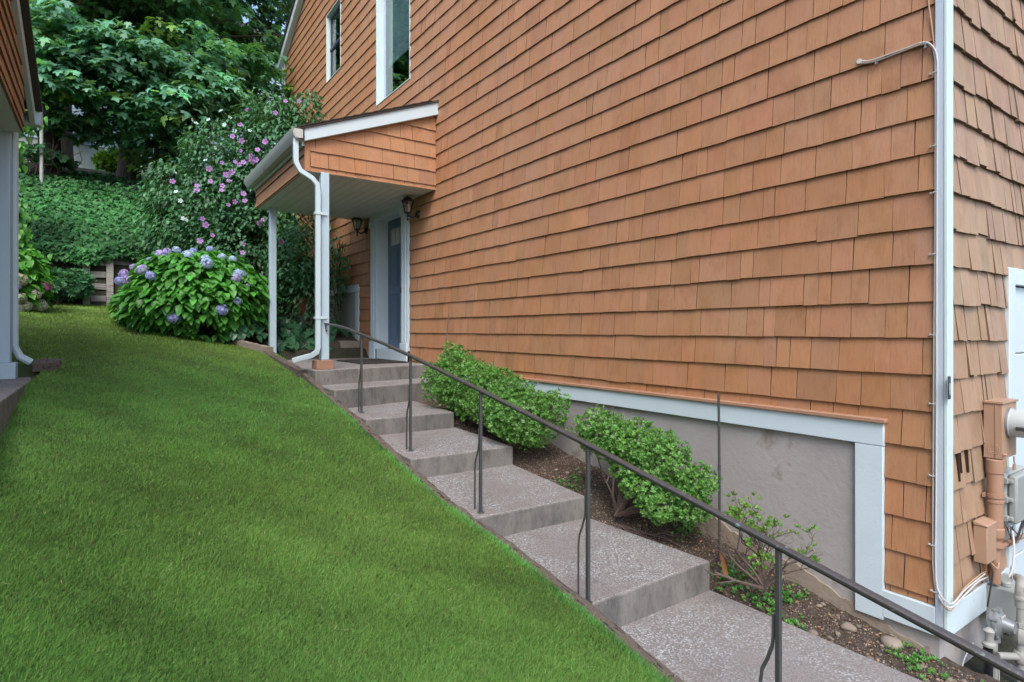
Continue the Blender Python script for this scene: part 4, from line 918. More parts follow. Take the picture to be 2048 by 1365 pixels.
def hyd(name, label, base, c, rx, ry, rz_, nl, leaf, mat, heads, base_t=(1, 1, 1), group=None, stems=12):
    t = thing(name, label, 'shrub', base, group); n = nl
    d = rng.normal(0, 1, (n, 3)); d /= np.linalg.norm(d, axis=1, keepdims=True); d[:, 2] = np.where(d[:, 2] < -.75, -d[:, 2], d[:, 2])
    sh = rng.choice([1.0, .9, .76, .6], n, p=[.5, .28, .14, .08])
    P = np.array(c)+d*np.array([rx, ry, rz_])*(sh*(1+.09*vnoise(d*2, 2.2, 4)))[:, None]
    V = hanging(P, d, leaf*rng.uniform(.65, 1.2, n), LEAFW, tnt(n, .17, .06, base_t), .42, .36)
    m = MB(); m.raw(*V); m.build('foliage', mat, t)
    mb = MB(); rd = random.Random(4)
    for k in range(stems):
        a = rd.uniform(0, 6.28); e = Vector((c[0]+math.cos(a)*rx*.7, c[1]+math.sin(a)*ry*.7, c[2]+rd.uniform(-.2, .6)*rz_)); s0 = Vector((c[0]+rd.gauss(0, .08), c[1]+rd.gauss(0, .08), base[2]-.05)); mb.tube([s0, s0.lerp(e, .5)+Vector((0, 0, .1)), e], [.012, .009, .005], 5)
    mb.build('stems', 'stem', t)
    for (p, kind, s) in heads: q = place(HEADS[kind], p, t, s); q.name = 'flower_head'
    return t
HEADS = {}
for kd, (mt, tn) in dict(blue=('hydblue', (1, 1, 1)), lilac=('hydblue', (1.25, .95, .95)), pale=('hydblue', (1.15, 1.3, 1.0)), white=('hydwhite', (1, 1, 1)), pink=('hydpink', (1, 1, 1))).items():
    HEADS[kd] = mesh_once('flower_head', floret_head(mt, .085, tn, len(HEADS)), mt)
F_, CX_, HY_ = 1180., 1024., 660.; aS, aC = math.sin(R(34.63)), math.cos(R(34.63))
def ray(x, y): u = (x-CX_)/F_; v = (HY_-y)/F_; return Vector((aS+u*aC, aC-u*aS, v))
def on_ell(x, y, c, r_):    # first hit of the sight line with an ellipsoid: where that bloom stands on its bush
    d = ray(x, y); D = Vector([d[i]/r_[i] for i in range(3)]); O = Vector([-c[i]/r_[i] for i in range(3)]); A = D.dot(D); B = 2*D.dot(O); C_ = O.dot(O)-1.0; q = B*B-4*A*C_
    t = (-B-math.sqrt(q))/(2*A) if q > 0 else -B/(2*A); return d*t
HC, HR = (1.15, 9.68, .45), (.96, .78, .66)
hd = [(270, 537, 'lilac', .9), (248, 548, 'lilac', .9), (240, 562, 'blue', .9), (285, 541, 'lilac', 1.1), (301, 552, 'blue', .85), (299, 522, 'blue', .7), (321, 511, 'lilac', 1.1), (334, 505, 'lilac', .9), (376, 511, 'pale', 1.1), (387, 503, 'blue', .7), (414, 527, 'pale', 1.1), (410, 518, 'pale', .8), (444, 515, 'pale', .8), (420, 499, 'blue', .7), (466, 520, 'pale', .8), (477, 548, 'pale', 1.0), (472, 557, 'lilac', .9), (475, 603, 'blue', .8), (444, 620, 'blue', 1.15), (348, 636, 'blue', 1.1), (484, 549, 'pale', .8), (252, 560, 'lilac', .9), (494, 573, 'blue', .5), (353, 501, 'pale', .8)]
hyd('hydrangea_bush', 'big hydrangea bush with blue and lilac flower heads by the lawn edge', (1.06, 9.6, 0), HC, *HR, 3300, .155, 'hydleaf', [(on_ell(x, y, HC, (HR[0]*1.04, HR[1]*1.04, HR[2]*1.04)), k, s*.84) for x, y, k, s in hd])
C2, R2 = (-1.0, 10.6, .66), (.34, .40, .46)
hyd('hydrangea_bush', 'smaller hydrangea behind the left post with one pink and several faded white heads', (-1.0, 10.6, .2), C2, *R2, 480, .16, 'hydleaf', [(on_ell(x, y, C2, (R2[0]*1.15, R2[1]*1.15, R2[2]*1.15)), k, s) for x, y, k, s in ((94, 572, 'pink', .85), (40, 560, 'white', 1.0), (42, 596, 'white', .8), (72, 588, 'white', .8), (52, 612, 'white', .9), (80, 611, 'white', 1.1), (38, 617, 'white', 1.), (35, 572, 'lilac', .6))], (1.05, 1.05, .9))
for o in HEADS.values(): bpy.data.objects.remove(o)
# dark low shrub against the retaining wall
cl = [(-.62, 11.75, .72, .22, .2, .2), (-.40, 11.75, .74, .22, .2, .2), (-.85, 11.8, .7, .2, .2, .16)]
shrub('dark_shrub', 'low dark green shrub against the grey timber retaining wall', (-.6, 11.75, .42), cl, 650, .085, 'rosleaf', 6, [(-.6, 11.75, .40)], 6, base_t=(1, 1.1, 1.1))

# ------------------------------------------------------------ rose of sharon
ros = thing('rose_of_sharon', 'tall rose of sharon shrub with pink-purple blooms beside the house', 'flowering shrub', (2.1, 10.9, -.1))
cl = [(2.0, 10.9, 1.2, 1.0, .8, 1.0), (1.6, 11.1, 2.1, .95, .8, .9), (2.35, 10.8, 2.3, .85, .7, .95), (2.5, 10.7, 3.1, .72, .6, .8), (1.6, 11.1, 3.0, .6, .6, .6), (2.9, 10.5, 3.75, .32, .35, .42), (2.4, 10.9, 3.7, .5, .5, .4), (1.0, 11.4, 1.6, .6, .5, .7), (1.0, 11.5, 2.4, .5, .5, .5), (2.85, 10.3, .7, .5, .7, .7), (2.6, 9.95, 1.2, .5, .4, .6)]
C_ = np.array(cl); n = 24000; ci = rng.choice(len(C_), n, p=(C_[:, 3]*C_[:, 5])/(C_[:, 3]*C_[:, 5]).sum()); d = rng.normal(0, 1, (n, 3)); d /= np.linalg.norm(d, axis=1, keepdims=True)
P = C_[ci, :3]+d*C_[ci, 3:]*(rng.uniform(.35, 1.05, n)**.5*(1+.2*vnoise(d*2+ci[:, None], 3, 7)))[:, None]; k = (P[:, 0] < W-.06) & (vnoise(P, 4.5, 77) > -.75+ .5*(P[:, 0] > 2.5)*(P[:, 2] < 1.9)); P = P[k]; d = d[k]; n = len(P)
m = MB(); m.raw(*hanging(P, d, rng.uniform(.06, .11, n), LEAF, tnt(n, .26, .08), .5, .5)); m.build('foliage', 'rosleaf', ros)
mb = MB(); rd = random.Random(6)
for c in cl:
    for q in range(5):
        s0 = Vector((2.1+rd.gauss(0, .15), 10.9+rd.gauss(0, .15), -.15)); e = Vector((c[0]+rd.uniform(-.7, .7)*c[3], c[1]+rd.uniform(-.7, .7)*c[4], c[2]+rd.uniform(-.3, .9)*c[5])); e.x = min(e.x, W-.1)
        mb.tube([s0, s0.lerp(e, .4)+Vector((0, 0, .25)), e], [.02, .013, .005], 5)
mb.build('branches', 'stem', ros)
def hib_mesh():
    V = []; T = []; C = []
    for k in range(5):
        a = 2*math.pi*k/5; c, s = math.cos(a), math.sin(a); b = len(V)
        for (u, v_, z, cc) in ((.05, 0, 0, (.9, .15, .35)), (.35, .22, .12, (.95, .7, .85)), (.8, .42, .12, (1, 1, 1)), (1.0, 0, .2, (1.05, 1.1, 1.05)), (.8, -.42, .12, (1, 1, 1)), (.35, -.22, .12, (.95, .7, .85))):
            V.append((u*c-v_*s, u*s+v_*c, z)); C.append(cc)
        T += [(b, b+1, b+5), (b+1, b+2, b+4), (b+1, b+4, b+5), (b+2, b+3, b+4)]
    b = len(V)
    for k in range(4): a = k*math.pi/2; V.append((.05*math.cos(a), .05*math.sin(a), 0)); C.append((1.4, 2.6, 1.0))
    V.append((0, 0, .4)); C.append((1.5, 3.0, 1.2)); T += [(b, b+1, b+4), (b+1, b+2, b+4), (b+2, b+3, b+4), (b+3, b, b+4)]
    m = MB(); m.raw(np.array(V)*.06, np.array(T), np.array(C)); return m.build('flower', 'hibpink')
h0 = hib_mesh()
fl = [(598, 183+20), (571, 203), (610, 258), (592, 263), (480, 250), (483, 282), (465, 273), (481, 302), (502, 312), (529, 285), (512, 320), (505, 325), (487, 325), (478, 330), (470, 324), (444, 326), (463, 345), (452, 350), (458, 362), (418, 338), (421, 363), (394, 372), (394, 382), (445, 372), (443, 381), (470, 404), (457, 410), (490, 402), (405, 438), (411, 450), (425, 471), (400, 482), (526, 440), (519, 447), (486, 488), (485, 506), (494, 220), (531, 283), (502, 320), (503, 536), (522, 551), (487, 388), (563, 484), (551, 226), (456, 350), (345, 363), (515, 300)]
def hit_shrub(x, y):
    dn = ray(x, y); best = None
    for c in cl:
        D = Vector([dn[i]/c[3+i] for i in range(3)]); O = Vector([-c[i]/c[3+i] for i in range(3)]); A = D.dot(D); B = 2*D.dot(O); q = B*B-4*A*(O.dot(O)-1.05)
        if q > 0:
            t = (-B-math.sqrt(q))/(2*A); best = t if best is None or t < best else best
    return dn*(best or 10.3)
for i, (x, y) in enumerate(fl):
    p = hit_shrub(x, y); c = h0.copy(); COL.objects.link(c); c.name = 'flower'; c.parent = ros; c.location = p-wloc(ros); s = random.uniform(.75, 1.2)*.76; c.scale = (s, s, s)
    c.rotation_euler = Vector((-p.x+random.gauss(0, 2), -p.y+random.gauss(0, 2), 1+random.gauss(0, 2))).to_track_quat('Z', 'Y').to_euler()
wh = h0.copy(); wh.data = h0.data.copy(); COL.objects.link(wh)
for d_ in wh.data.color_attributes['tint'].data: d_.color = (1.15, 2.4, 1.05, 1)
for (x, y) in ((384, 240), (392, 247), (430, 296), (411, 321), (417, 240), (442, 222), (372, 440), (366, 437), (460, 235), (603, 224), (470, 262), (361, 402), (350, 345), (449, 250), (500, 262), (352, 384)):
    p = hit_shrub(x, y); c = wh.copy(); COL.objects.link(c); c.name = 'white_flower'; c.parent = ros; c.location = p-wloc(ros); c.scale = (.62,)*3; c.rotation_euler = (random.uniform(.6, 1.6), 0, random.uniform(-1, 1))
bpy.data.objects.remove(wh); bpy.data.objects.remove(h0)

# ------------------------------------------------------------ hostas and pot
def hosta(x, y, z, r_, n, leaf, label, stalks=0):
    t = thing('hosta', label, 'plant', (x, y, z), 'hostas by the porch'); a = rng.uniform(0, 6.28, n); q = rng.uniform(.15, 1, n)**.7
    out = np.stack([np.cos(a), np.sin(a), np.zeros(n)], 1); P = np.array([x, y, z])+out*(q*r_)[:, None]; P[:, 2] += .06+r_*.85*(1-q**1.6)+rng.uniform(0, .08, n)
    m = MB(); m.raw(*hanging(P, out, leaf*rng.uniform(.7, 1.2, n), HEART, tnt(n, .15, .05), .7, .35)); m.build('leaves', 'hostaleaf', t)
    mb = MB()
    for k in range(0, n, 2): mb.tube([(x, y, z-.03), (x+out[k, 0]*q[k]*r_*.5, y+out[k, 1]*q[k]*r_*.5, P[k, 2]*.5+z*.5+.04), tuple(P[k])], .003, 4)
    for k in range(stalks):
        u, v_ = rng.normal(0, r_*.4, 2); mb.tube([(x+u*.5, y+v_*.5, z), (x+u, y+v_, z+r_+rng.uniform(.1, .28))], [.004, .002], 4)
    mb.build('stalks', 'stem', t)
hosta(2.30, 9.62, -.40, .42, 130, .17, 'broad hosta with large leaves between the two porch posts')
hosta(2.80, 9.72, -.40, .42, 130, .17, 'hosta beside the grey foundation panel just right of the near porch post')
hosta(3.10, 9.98, -.18, .34, 80, .16, 'upper hosta clump with taller leaves next to the foundation panel')
hosta(2.5, 10.15, -.2, .42, 110, .16, 'hosta behind the porch posts below the terracotta pot', 8)
hosta(1.60, 9.35, -.18, .32, 110, .12, 'small-leaved hosta left of the far porch post beside the pale timber', 8)
hosta(1.90, 9.55, -.18, .36, 120, .12, 'hosta with pale flower stalks behind the pale timber end', 16)
mb = MB(); mb.lathe((2.78, 10.35, .24), [(.09, 0), (.12, .13), (.11, .15), (.14, .155), (.145, .19), (.10, .195), (.09, .23), (.14, .255), (.15, .29), (.12, .295)], 20); tag(mb.build('terracotta_pot', 'pot', None, 0, (2.78, 10.35, .24)), 'stacked terracotta pots among leaves behind the downspout', 'pot')
mb = MB(); mb.box(2.6, 2.95, 10.2, 10.5, -.3, .235); tag(mb.build('plant_stand', 'timber_pale', None, .006, (2.78, 10.35, -.3)), 'low weathered wooden stand under the terracotta pots', 'stand')
mb = MB(); mb.box(3.12, 3.44, 9.36, 9.50, -.30, -.18); mb.box(3.02, 3.40, 9.52, 9.62, -.45, -.33); tag(mb.build('wooden_box', 'timber_pale', None, .006, (3.2, 9.4, -.45)), 'small weathered wooden box at the base of the grey panel', 'box')

# ------------------------------------------------------------ ivy bank
def ivy(name, label, n, fn, size, base_t, cat='ivy'):
    P, N = fn(n); m = MB(); g = 1+.3*vnoise(P, 3.0, 51)[:, None]+.25*vnoise(P, 9.0, 52)[:, None]
    m.raw(*hanging(P, N, size*rng.uniform(.6, 1.25, len(P)), IVY, tnt(len(P), .2, .08, base_t)*np.clip(g, .5, 1.6), 1.0, .5)); stuff(m.build(name, 'ivyleaf'), label, cat)
def bank(n):
    x = rng.uniform(-3.2, 3.4, n); s = rng.uniform(0, .86, n); y = 12.0+1.9*s; z = np.interp(y, [12.0, 12.2, 13.9], [1.15, 1.35, 2.85])+rng.uniform(0, .22, n)
    # curtain hanging over the wall
    k = rng.random(n) < .18; y[k] = rng.uniform(11.88, 12.04, k.sum()); z[k] = rng.uniform(1.16, 1.42, k.sum())+.06*np.sin(x[k]*2.3)+.05*np.sin(x[k]*7)
    keep = z > .9; P = np.stack([x, y, z], 1)[keep]; return P, np.tile([[0, -1., .3]], (len(P), 1))+rng.normal(0, .5, (len(P), 3))
ivy('ivy', 'dense green ivy covering the bank above the timber wall', 30000, bank, .066, (1.0, 1.0, .95))
def plateau(n):
    x = rng.uniform(-4, 5, n); y = rng.uniform(13.5, 17.5, n); z = np.interp(y, [13.5, 13.9, 14.6, 28], [2.42, 2.75, 3.02, 6.2])+rng.uniform(0, .12, n); return np.stack([x, y, z], 1), rng.normal(0, 1, (n, 3))
ivy('ground_ivy', 'ivy ground cover below the tall trees, painted dark for shade', 6500, plateau, .08, (.35, .38, .35))  # tree shade painted into the leaf tint
# vine beside the left porch
vine = thing('climbing_vine', 'bright green climbing vine just right of the left porch post', 'vine', (-1.1, 11.6, .4))
n = 1500; z = rng.uniform(.9, 3.6, n); P = np.stack([-1.22+.16*np.sin(z*2.1)+rng.normal(0, .14, n), 11.5+rng.normal(0, .12, n), z], 1)
m = MB(); m.raw(*hanging(P, np.tile([[.2, -1., 0]], (n, 1)), rng.uniform(.08, .14, n), LEAFW, tnt(n, .18, .07, (1.1, 1.05, .8)), .8, .5)); m.build('foliage', 'hydleaf', vine)
mb = MB()
for q in range(5): mb.tube([(-1.22+.16*math.sin(zz*2.1)+.05*math.cos(q+zz*3), 11.5+.05*math.sin(q*2+zz*2), zz) for zz in np.linspace(.35, 3.5, 16)], .009, 5)
mb.build('stems', 'stem', vine)
# climbing shoots on the wall under the porch
vn = thing('climbing_vine', 'dark leafy climber on the shingles below the far lantern', 'vine', (3.2, 9.7, -.2))
P = np.concatenate([np.stack([rng.uniform(3.15, 3.42, 120), rng.normal(cy, .12, 120), rng.normal(cz, .13, 120)], 1) for cy, cz in ((9.85, 1.22), (9.95, .80), (10.3, 1.0), (10.2, 1.45))]); n = len(P)
m = MB(); m.raw(*hanging(P, np.tile([[-1., -.3, 0]], (n, 1)), rng.uniform(.05, .09, n), LEAF, tnt(n, .2, .07), .8, .6)); m.build('foliage', 'rosleaf', vn)
mb = MB()
for q in range(4): mb.tube([(3.3+.03*math.sin(q+zz*5), 9.9+.2*q/4+.06*math.sin(q*2+zz*4), zz) for zz in np.linspace(-.2, 1.5, 12)], .006, 5)
mb.build('stems', 'stem', vn)

# ------------------------------------------------------------ trees
G = 'tall maples behind the ivy bank'
crown_tree('maple_tree', 'thick dark maple trunk at the left behind the left porch gutter', (-.85, 14.6, 3.0), .19, 8.4, 2.9, 2.0, 3.2, 170, 48, 'maple_dark', .15, [(26, -2.2, .4, 13.2, 14.4, 3.9, 5.6), (5, -1.5, -.5, 13.6, 14.3, 3.2, 4.0)], G)
crown_tree('maple_tree', 'ivy-clad maple in the middle with bright low leafy boughs', (.42, 16.0, 3.3), .22, 9.0, 3.0, 2.2, 3.4, 150, 48, 'maple', .15, [(120, -1.3, 2.2, 12.9, 14.2, 4.05, 5.6), (22, .6, 3.4, 13.2, 15, 4.9, 6.3), (9, -.3, 1.6, 13.6, 15.2, 3.55, 4.1)], G)
crown_tree('maple_tree', 'straight dark maple trunk just left of the rose of sharon', (1.08, 15.5, 3.2), .27, 8.6, 3.0, 2.2, 3.2, 150, 46, 'maple_dark', .15, [(26, 1.6, 4.4, 13.4, 15.4, 4.4, 6.2), (8, .4, 1.6, 15.2, 15.9, 3.9, 4.6)], G)
crown_tree('maple_tree', 'tall maple behind the house end showing only its crown', (4.6, 18.5, 3.9), .26, 9.4, 3.2, 2.6, 4.2, 190, 44, 'maple', .15, [(34, 2.6, 5.6, 15.4, 18, 6.0, 10.5)], G, base_t=(.7, .75, .8))
crown_tree('maple_tree', 'tall dark maple at the far left above the neighbour porch', (-3.0, 18.5, 3.9), .28, 9.8, 3.2, 2.6, 4.2, 180, 40, 'maple_dark', .16, (), G)
crown_tree('maple_tree', 'distant dark tree closing the gap behind the blue house', (1.6, 36, 7.5), .4, 16, 7, 4, 8, 300, 40, 'maple_dark', .32, (), G)
crown_tree('maple_tree', 'distant tree at the left beyond the blue house', (-9, 36, 7.5), .4, 15, 6, 4, 8, 220, 40, 'maple_dark', .32, (), G)
crown_tree('maple_tree', 'tall tree above the far roof of the blue house', (-1.0, 22.5, 4.9), .26, 12.0, 3.6, 2.6, 4.3, 200, 42, 'maple_dark', .17, (), G)
# light green underbrush by the far house
shrub('underbrush', 'light green bush in front of the blue house foundation', (.8, 24, 5.3), [(.55, 24, 5.75, .4, .35, .35), (.15, 24.2, 5.7, .35, .35, .25)], 600, .16, 'boxleaf', 9, [(.8, 24, 5.3)], 0, base_t=(1.2, 1.1, .7))
mb = MB(); rd = random.Random(19)
for k in range(22):
    x, y = rd.uniform(-1.7, -.9), rd.uniform(13.9, 14.3); z = 2.8; pts = []
    for i in range(6): pts.append((x, y, z)); x += rd.gauss(.05, .1); y += rd.gauss(0, .05); z += rd.uniform(.02, .25)
    mb.tube(pts, [.018, .015, .012, .01, .007, .004], 5)
tag(mb.build('dead_brush', 'twig', None, 0, (-1.3, 14, 2.8)), 'tangle of dead pale branches at the foot of the left maple', 'brush')
# drain pipe of the neighbour seen past the gutter
mb = MB(); mb.tube([(-.93, 13.5, 2.45), (-.93, 13.5, 4.1)], .028, 10); tag(mb.build('white_pole', 'gutter_old', None, 0, (-.93, 13.5, 2.45)), 'white vertical pipe standing on the bank left of the maples', 'pole')

# ------------------------------------------------------------ blue house beyond the trees
bh = thing('blue_house', 'light blue clapboard house seen through the trees', 'house', (1, 27, 5.8))
YH = 27.0; mb = MB()
for k in range(52):
    z = 6.86+k*.1; mb.hexa([(-4.5, YH-.02, z), (8, YH-.02, z), (8, YH+.1, z), (-4.5, YH+.1, z)], [(-4.5, YH-.004, z+.101), (8, YH-.004, z+.101), (8, YH+.1, z+.101), (-4.5, YH+.1, z+.101)])
mb.box(-4.5, 8, YH+.1, YH+7, 6.8, 12); mb.build('clapboard_wall', 'clap', bh)
mb = MB(); mb.box(-4.45, 7.95, YH+.03, YH+6.9, 5.0, 6.855); mb.build('foundation', 'farconc', bh)
for (x0, x1, z0, z1) in ((2.75, 3.35, 6.95, 8.1), (.0, .75, 6.2, 6.8), (-2.2, -1.3, 7.6, 9.0), (5, 6, 7.6, 9)):
    mb = MB(); mb.box(x0, x1, YH-.06, YH-.021, z0, z1); f = mb.build('window', 'farwhite', bh); mb = MB(); mb.box(x0+.1, x1-.1, YH-.07, YH-.062, z0+.1, z1-.1); mb.build('pane', 'navy', f)
mb = MB(); P = [(-5, YH-.5, 12), (8.5, YH-.5, 12), (8.5, YH+3.5, 14.5), (-5, YH+3.5, 14.5)]; mb.hexa(P, [(a, b, c+.15) for a, b, c in P]); P = [(-5, YH+7.5, 12), (8.5, YH+7.5, 12), (8.5, YH+3.5, 14.5), (-5, YH+3.5, 14.5)]; mb.hexa(P, [(a, b, c+.15) for a, b, c in P]); mb.build('roof', 'darkroof', bh)
mb = MB()
for k in range(5): mb.box(2.2, 3.0, YH-2.2+k*.3, YH-1.92+k*.3, 6.0+k*.19, 6.06+k*.19)
st = mb.build('entry_steps', 'farwhite', bh)
mb = MB(); mb.tube([(2.15, YH-2.3, 5.6), (2.15, YH-2.3, 7.0)], .03, 6); mb.tube([(2.15, YH-2.3, 7.0), (2.15, YH-.8, 7.9)], .03, 6); mb.build('railing', 'farwhite', st)
mb = MB()
for k in range(8): mb.tube([(-1.15+k*.1, YH-.9, 7.1), (-1.15+k*.1, YH-.9, 7.75)], .02, 5)
mb.box(-1.2, -.4, YH-.93, YH-.87, 7.75, 7.82); mb.box(-1.2, -.4, YH-.93, YH-.02, 7.0, 7.1); mb.build('balcony_rail', 'farwhite', bh)

# ------------------------------------------------------------ utilities on the front wall
yw = YC-.02
em = thing('electric_meter', 'tan metal electric meter box with glass dial on the front wall', 'electric meter', (4.12, yw, -.7))
mb = MB(); mb.box(4.01, 4.24, yw-.082, yw, -.705, -.405); mb.box(4.003, 4.247, yw-.09, yw, -.404, -.392); mb.box(4.006, 4.0095, yw-.055, yw-.052, -.70, -.41); mb.box(4.2405, 4.252, yw-.07, yw-.01, -.69, -.42); mb.build('meter_box', 'tanbox', em, .003)
mb = MB(); mb.lathe((4.13, yw-.083, -.515), [(.084, 0), (.084, .012), (.076, .013), (.076, .09), (.070, .112), (.05, .12), (.0, .122)], 32, 'y'); dl = mb.build('meter_dial', 'meterglass', em)
mb = MB(); mb.lathe((4.13, yw-.083, -.515), [(.0855, -.0), (.0855, .010)], 32, 'y'); mb.build('retaining_ring', 'greymetal', dl)
mb = MB(); mb.box(4.045, 4.0535, yw-.17, yw-.13, -.545, -.525); mb.build('meter_label', 'plaque', dl)
mb = MB()
for r_ in (.026, .016):
    n = 20; mb.tube([(4.0095, yw-.045+r_*math.cos(2*math.pi*i/n), -.655+r_*math.sin(2*math.pi*i/n)) for i in range(n+1)], .0018, 4, caps=False)
mb.build('knockout', 'tanbox', em)
mb = MB(); mb.tube([(4.02, yw-.086, -.68), (4.02, yw-.10, -.68)], .008, 8); mb.tube([(4.19, yw-.085, -.71), (4.19, yw-.085, -.735), (4.20, yw-.085, -.75)], .004, 5); mb.box(4.175, 4.205, yw-.09, yw-.082, -.785, -.75); mb.build('lock', 'cable_tan', em)
cp = thing('service_conduit', 'thick tan painted conduit running down below the meter box', 'conduit', (4.03, yw, -1.4))
mb = MB(); mb.lathe((4.03, yw-.046, -1.39), [(.026, 0), (.026, .235), (.040, .25), (.043, .262), (.043, .30), (.037, .305), (.037, .44), (.0405, .442), (.0405, .454), (.037, .456), (.037, .60), (.041, .605), (.041, .675), (.036, .68)], 24); mb.build('pipe', 'tanpipe', cp)
for z in (-1.19, -.92): mb = MB(); mb.box(3.975, 4.085, yw-.012, yw-.004, z, z+.022); mb.lathe((4.03, yw-.046, z), [(.0425, 0), (.0425, .02)], 20); mb.build('strap', 'tanpipe', cp)
tb = thing('telephone_box', 'small tan telephone junction box low on the front wall', 'junction box', (3.93, yw, -1.25))
mb = MB(); mb.box(3.857, 3.998, yw-.062, yw, -1.25, -1.052); mb.hexa([(3.853, yw-.066, -1.051), (4.002, yw-.066, -1.051), (4.002, yw, -1.051), (3.853, yw, -1.051)], [(3.853, yw-.066, -1.043), (4.002, yw-.066, -1.043), (4.002, yw, -1.028), (3.853, yw, -1.028)]); mb.build('cover', 'tanbox', tb, .006)
mb = MB(); mb.box(4.005, 4.12, yw-.015, yw, -1.36, -1.12); mb.build('backboard', 'shingle', tb)
gb = thing('utility_box', 'grey plastic utility enclosure with hinge ribs below the electric meter', 'utility box', (4.35, yw, -1.0))
mb = MB(); mb.box(4.18, 4.52, yw-.055, yw, -1.10, -.81); mb.build('back_shell', 'greybox', gb, .012)
mb = MB(); mb.box(4.188, 4.512, yw-.10, yw-.056, -1.09, -.82); mb.build('cover', 'greybox', gb, .012)
for z in (-1.06, -.955, -.85): mb = MB(); mb.box(4.166, 4.19, yw-.085, yw-.03, z-.010, z+.010); mb.box(4.158, 4.182, yw-.066, yw-.046, z-.016, z+.016); mb.build('hinge', 'greybox', gb, .003)
gm = thing('gas_meter', 'grey gas regulator and meter with rusty pipes at the house corner', 'gas meter', (4.0, yw-.1, -1.95))
mb = MB(); rc = (3.80, yw-.12, -1.515)
mb.lathe(rc, [(.0, -.03), (.055, -.03), (.068, -.018), (.068, -.002), (.073, .0), (.073, .012), (.066, .016), (.04, .03), (.034, .055), (.028, .075), (.0, .078)], 32, 'y')
for k in range(8): a = 2*math.pi*k/8+.3; mb.lathe((rc[0]+.07*math.cos(a), rc[1], rc[2]+.07*math.sin(a)), [(.010, -.012), (.010, .018)], 8, 'y')
mb.lathe((rc[0], rc[1]-.0, rc[2]-.10), [(.016, 0), (.016, .05)], 12); mb.build('regulator', 'greymetal', gm, 0)
mb = MB(); mb.box(rc[0]-.035, rc[0]+.02, rc[1]-.031, rc[1]-.029+.004, rc[2]+.028, rc[2]+.045); mb.build('regulator_plate', 'plaquepale', gm)
mb = MB(); mb.box(4.02, 4.30, yw-.15, yw-.0, -1.60, -1.41); mb.box(4.04, 4.28, yw-.165, yw-.151, -1.58, -1.43); mb.lathe((4.08, yw-.08, -1.412), [(.025, 0), (.025, .03)], 12); mb.lathe((4.24, yw-.08, -1.412), [(.025, 0), (.025, .03)], 12); mb.build('meter_body', 'greybox', gm, .02)
px = 3.86; py = yw-.20
mb = MB(); mb.tube(smooth0([(px+.12, py+.04, -1.315), (px+.05, py+.01, -1.305), (px+.012, py, -1.312), (px, py, -1.345), (px, py, -1.42)]), .024, 12); mb.tube([(px, py, -1.37), (px, py, -1.95)], .0185, 12); mb.lathe((px, py, -1.385), [(.026, 0), (.028, .005), (.028, .02), (.024, .026)], 14)
mb.lathe((px, py, -1.52), [(.024, 0), (.024, .022)], 8); mb.lathe((px, py, -1.60), [(.03, 0), (.036, .015), (.036, .06), (.026, .075)], 8); mb.lathe((px, py, -1.70), [(.03, 0), (.033, .01), (.033, .045), (.026, .055)], 10)
mb.lathe((px-.0, py-.03, -1.57), [(.0, -.02), (.022, -.018), (.022, .012), (.010, .02)], 6, 'y')
mb.tube([(px-.13, py+.06, -1.655), (px+.0, py, -1.675)], .018, 12); mb.build('gas_pipe', 'gaspipe', gm)
mb = MB(); mb.tube([(3.79, yw-.10, -1.60), (3.79, yw-.10, -2.3)], .026, 14); mb.lathe((3.79, yw-.10, -1.73), [(.031, 0), (.031, .03)], 14); mb.build('riser_pipe', 'gaspipe', gm)
mb = MB(); mb.lathe((3.725, yw-.11, -1.625), [(.018, .0), (.030, .008), (.030, .02), (.020, .03), (.018, .06), (.026, .085), (.010, .10)], 14); mb.build('valve', 'gaspipe', gm)
bp = MB(); bp.tube([(3.722, yw-.105, -2.3), (3.722, yw-.105, -1.63)], .021, 14); bp.lathe((3.722, yw-.105, -1.85), [(.025, 0), (.025, .015)], 14); tag(bp.build('black_pipe', 'blackpipe', None, 0, (3.722, yw-.105, -2.3)), 'black vertical pipe beside the grey foundation corner', 'pipe')
mb = MB(); mb.tube([(4.14, yw-.05, -1.21), (4.30, yw-.05, -1.215), (4.75, yw-.05, -1.235)], .012, 10); mb.lathe((4.22, yw-.05, -1.212), [(.017, -.02), (.017, .02)], 10, 'x'); mb.lathe((4.32, yw-.05, -1.216), [(.019, -.03), (.019, .03)], 10, 'x'); tag(mb.build('copper_pipe', 'tanpipe', None, 0, (4.14, yw-.05, -1.21)), 'brown horizontal pipe sticking out below the grey utility box', 'pipe')
mb = MB(); mb.hexa([(4.06, yw-.05, -1.35), (4.10, yw-.05, -1.335), (4.10, yw-.045, -1.335), (4.06, yw-.045, -1.35)], [(4.075, yw-.05, -1.29), (4.115, yw-.05, -1.30), (4.115, yw-.045, -1.30), (4.075, yw-.045, -1.29)]); tag(mb.build('utility_tag', 'tanbox', None, .001, (4.09, yw, -1.33)), 'small brown tag plate hanging by the tangled cables', 'tag')
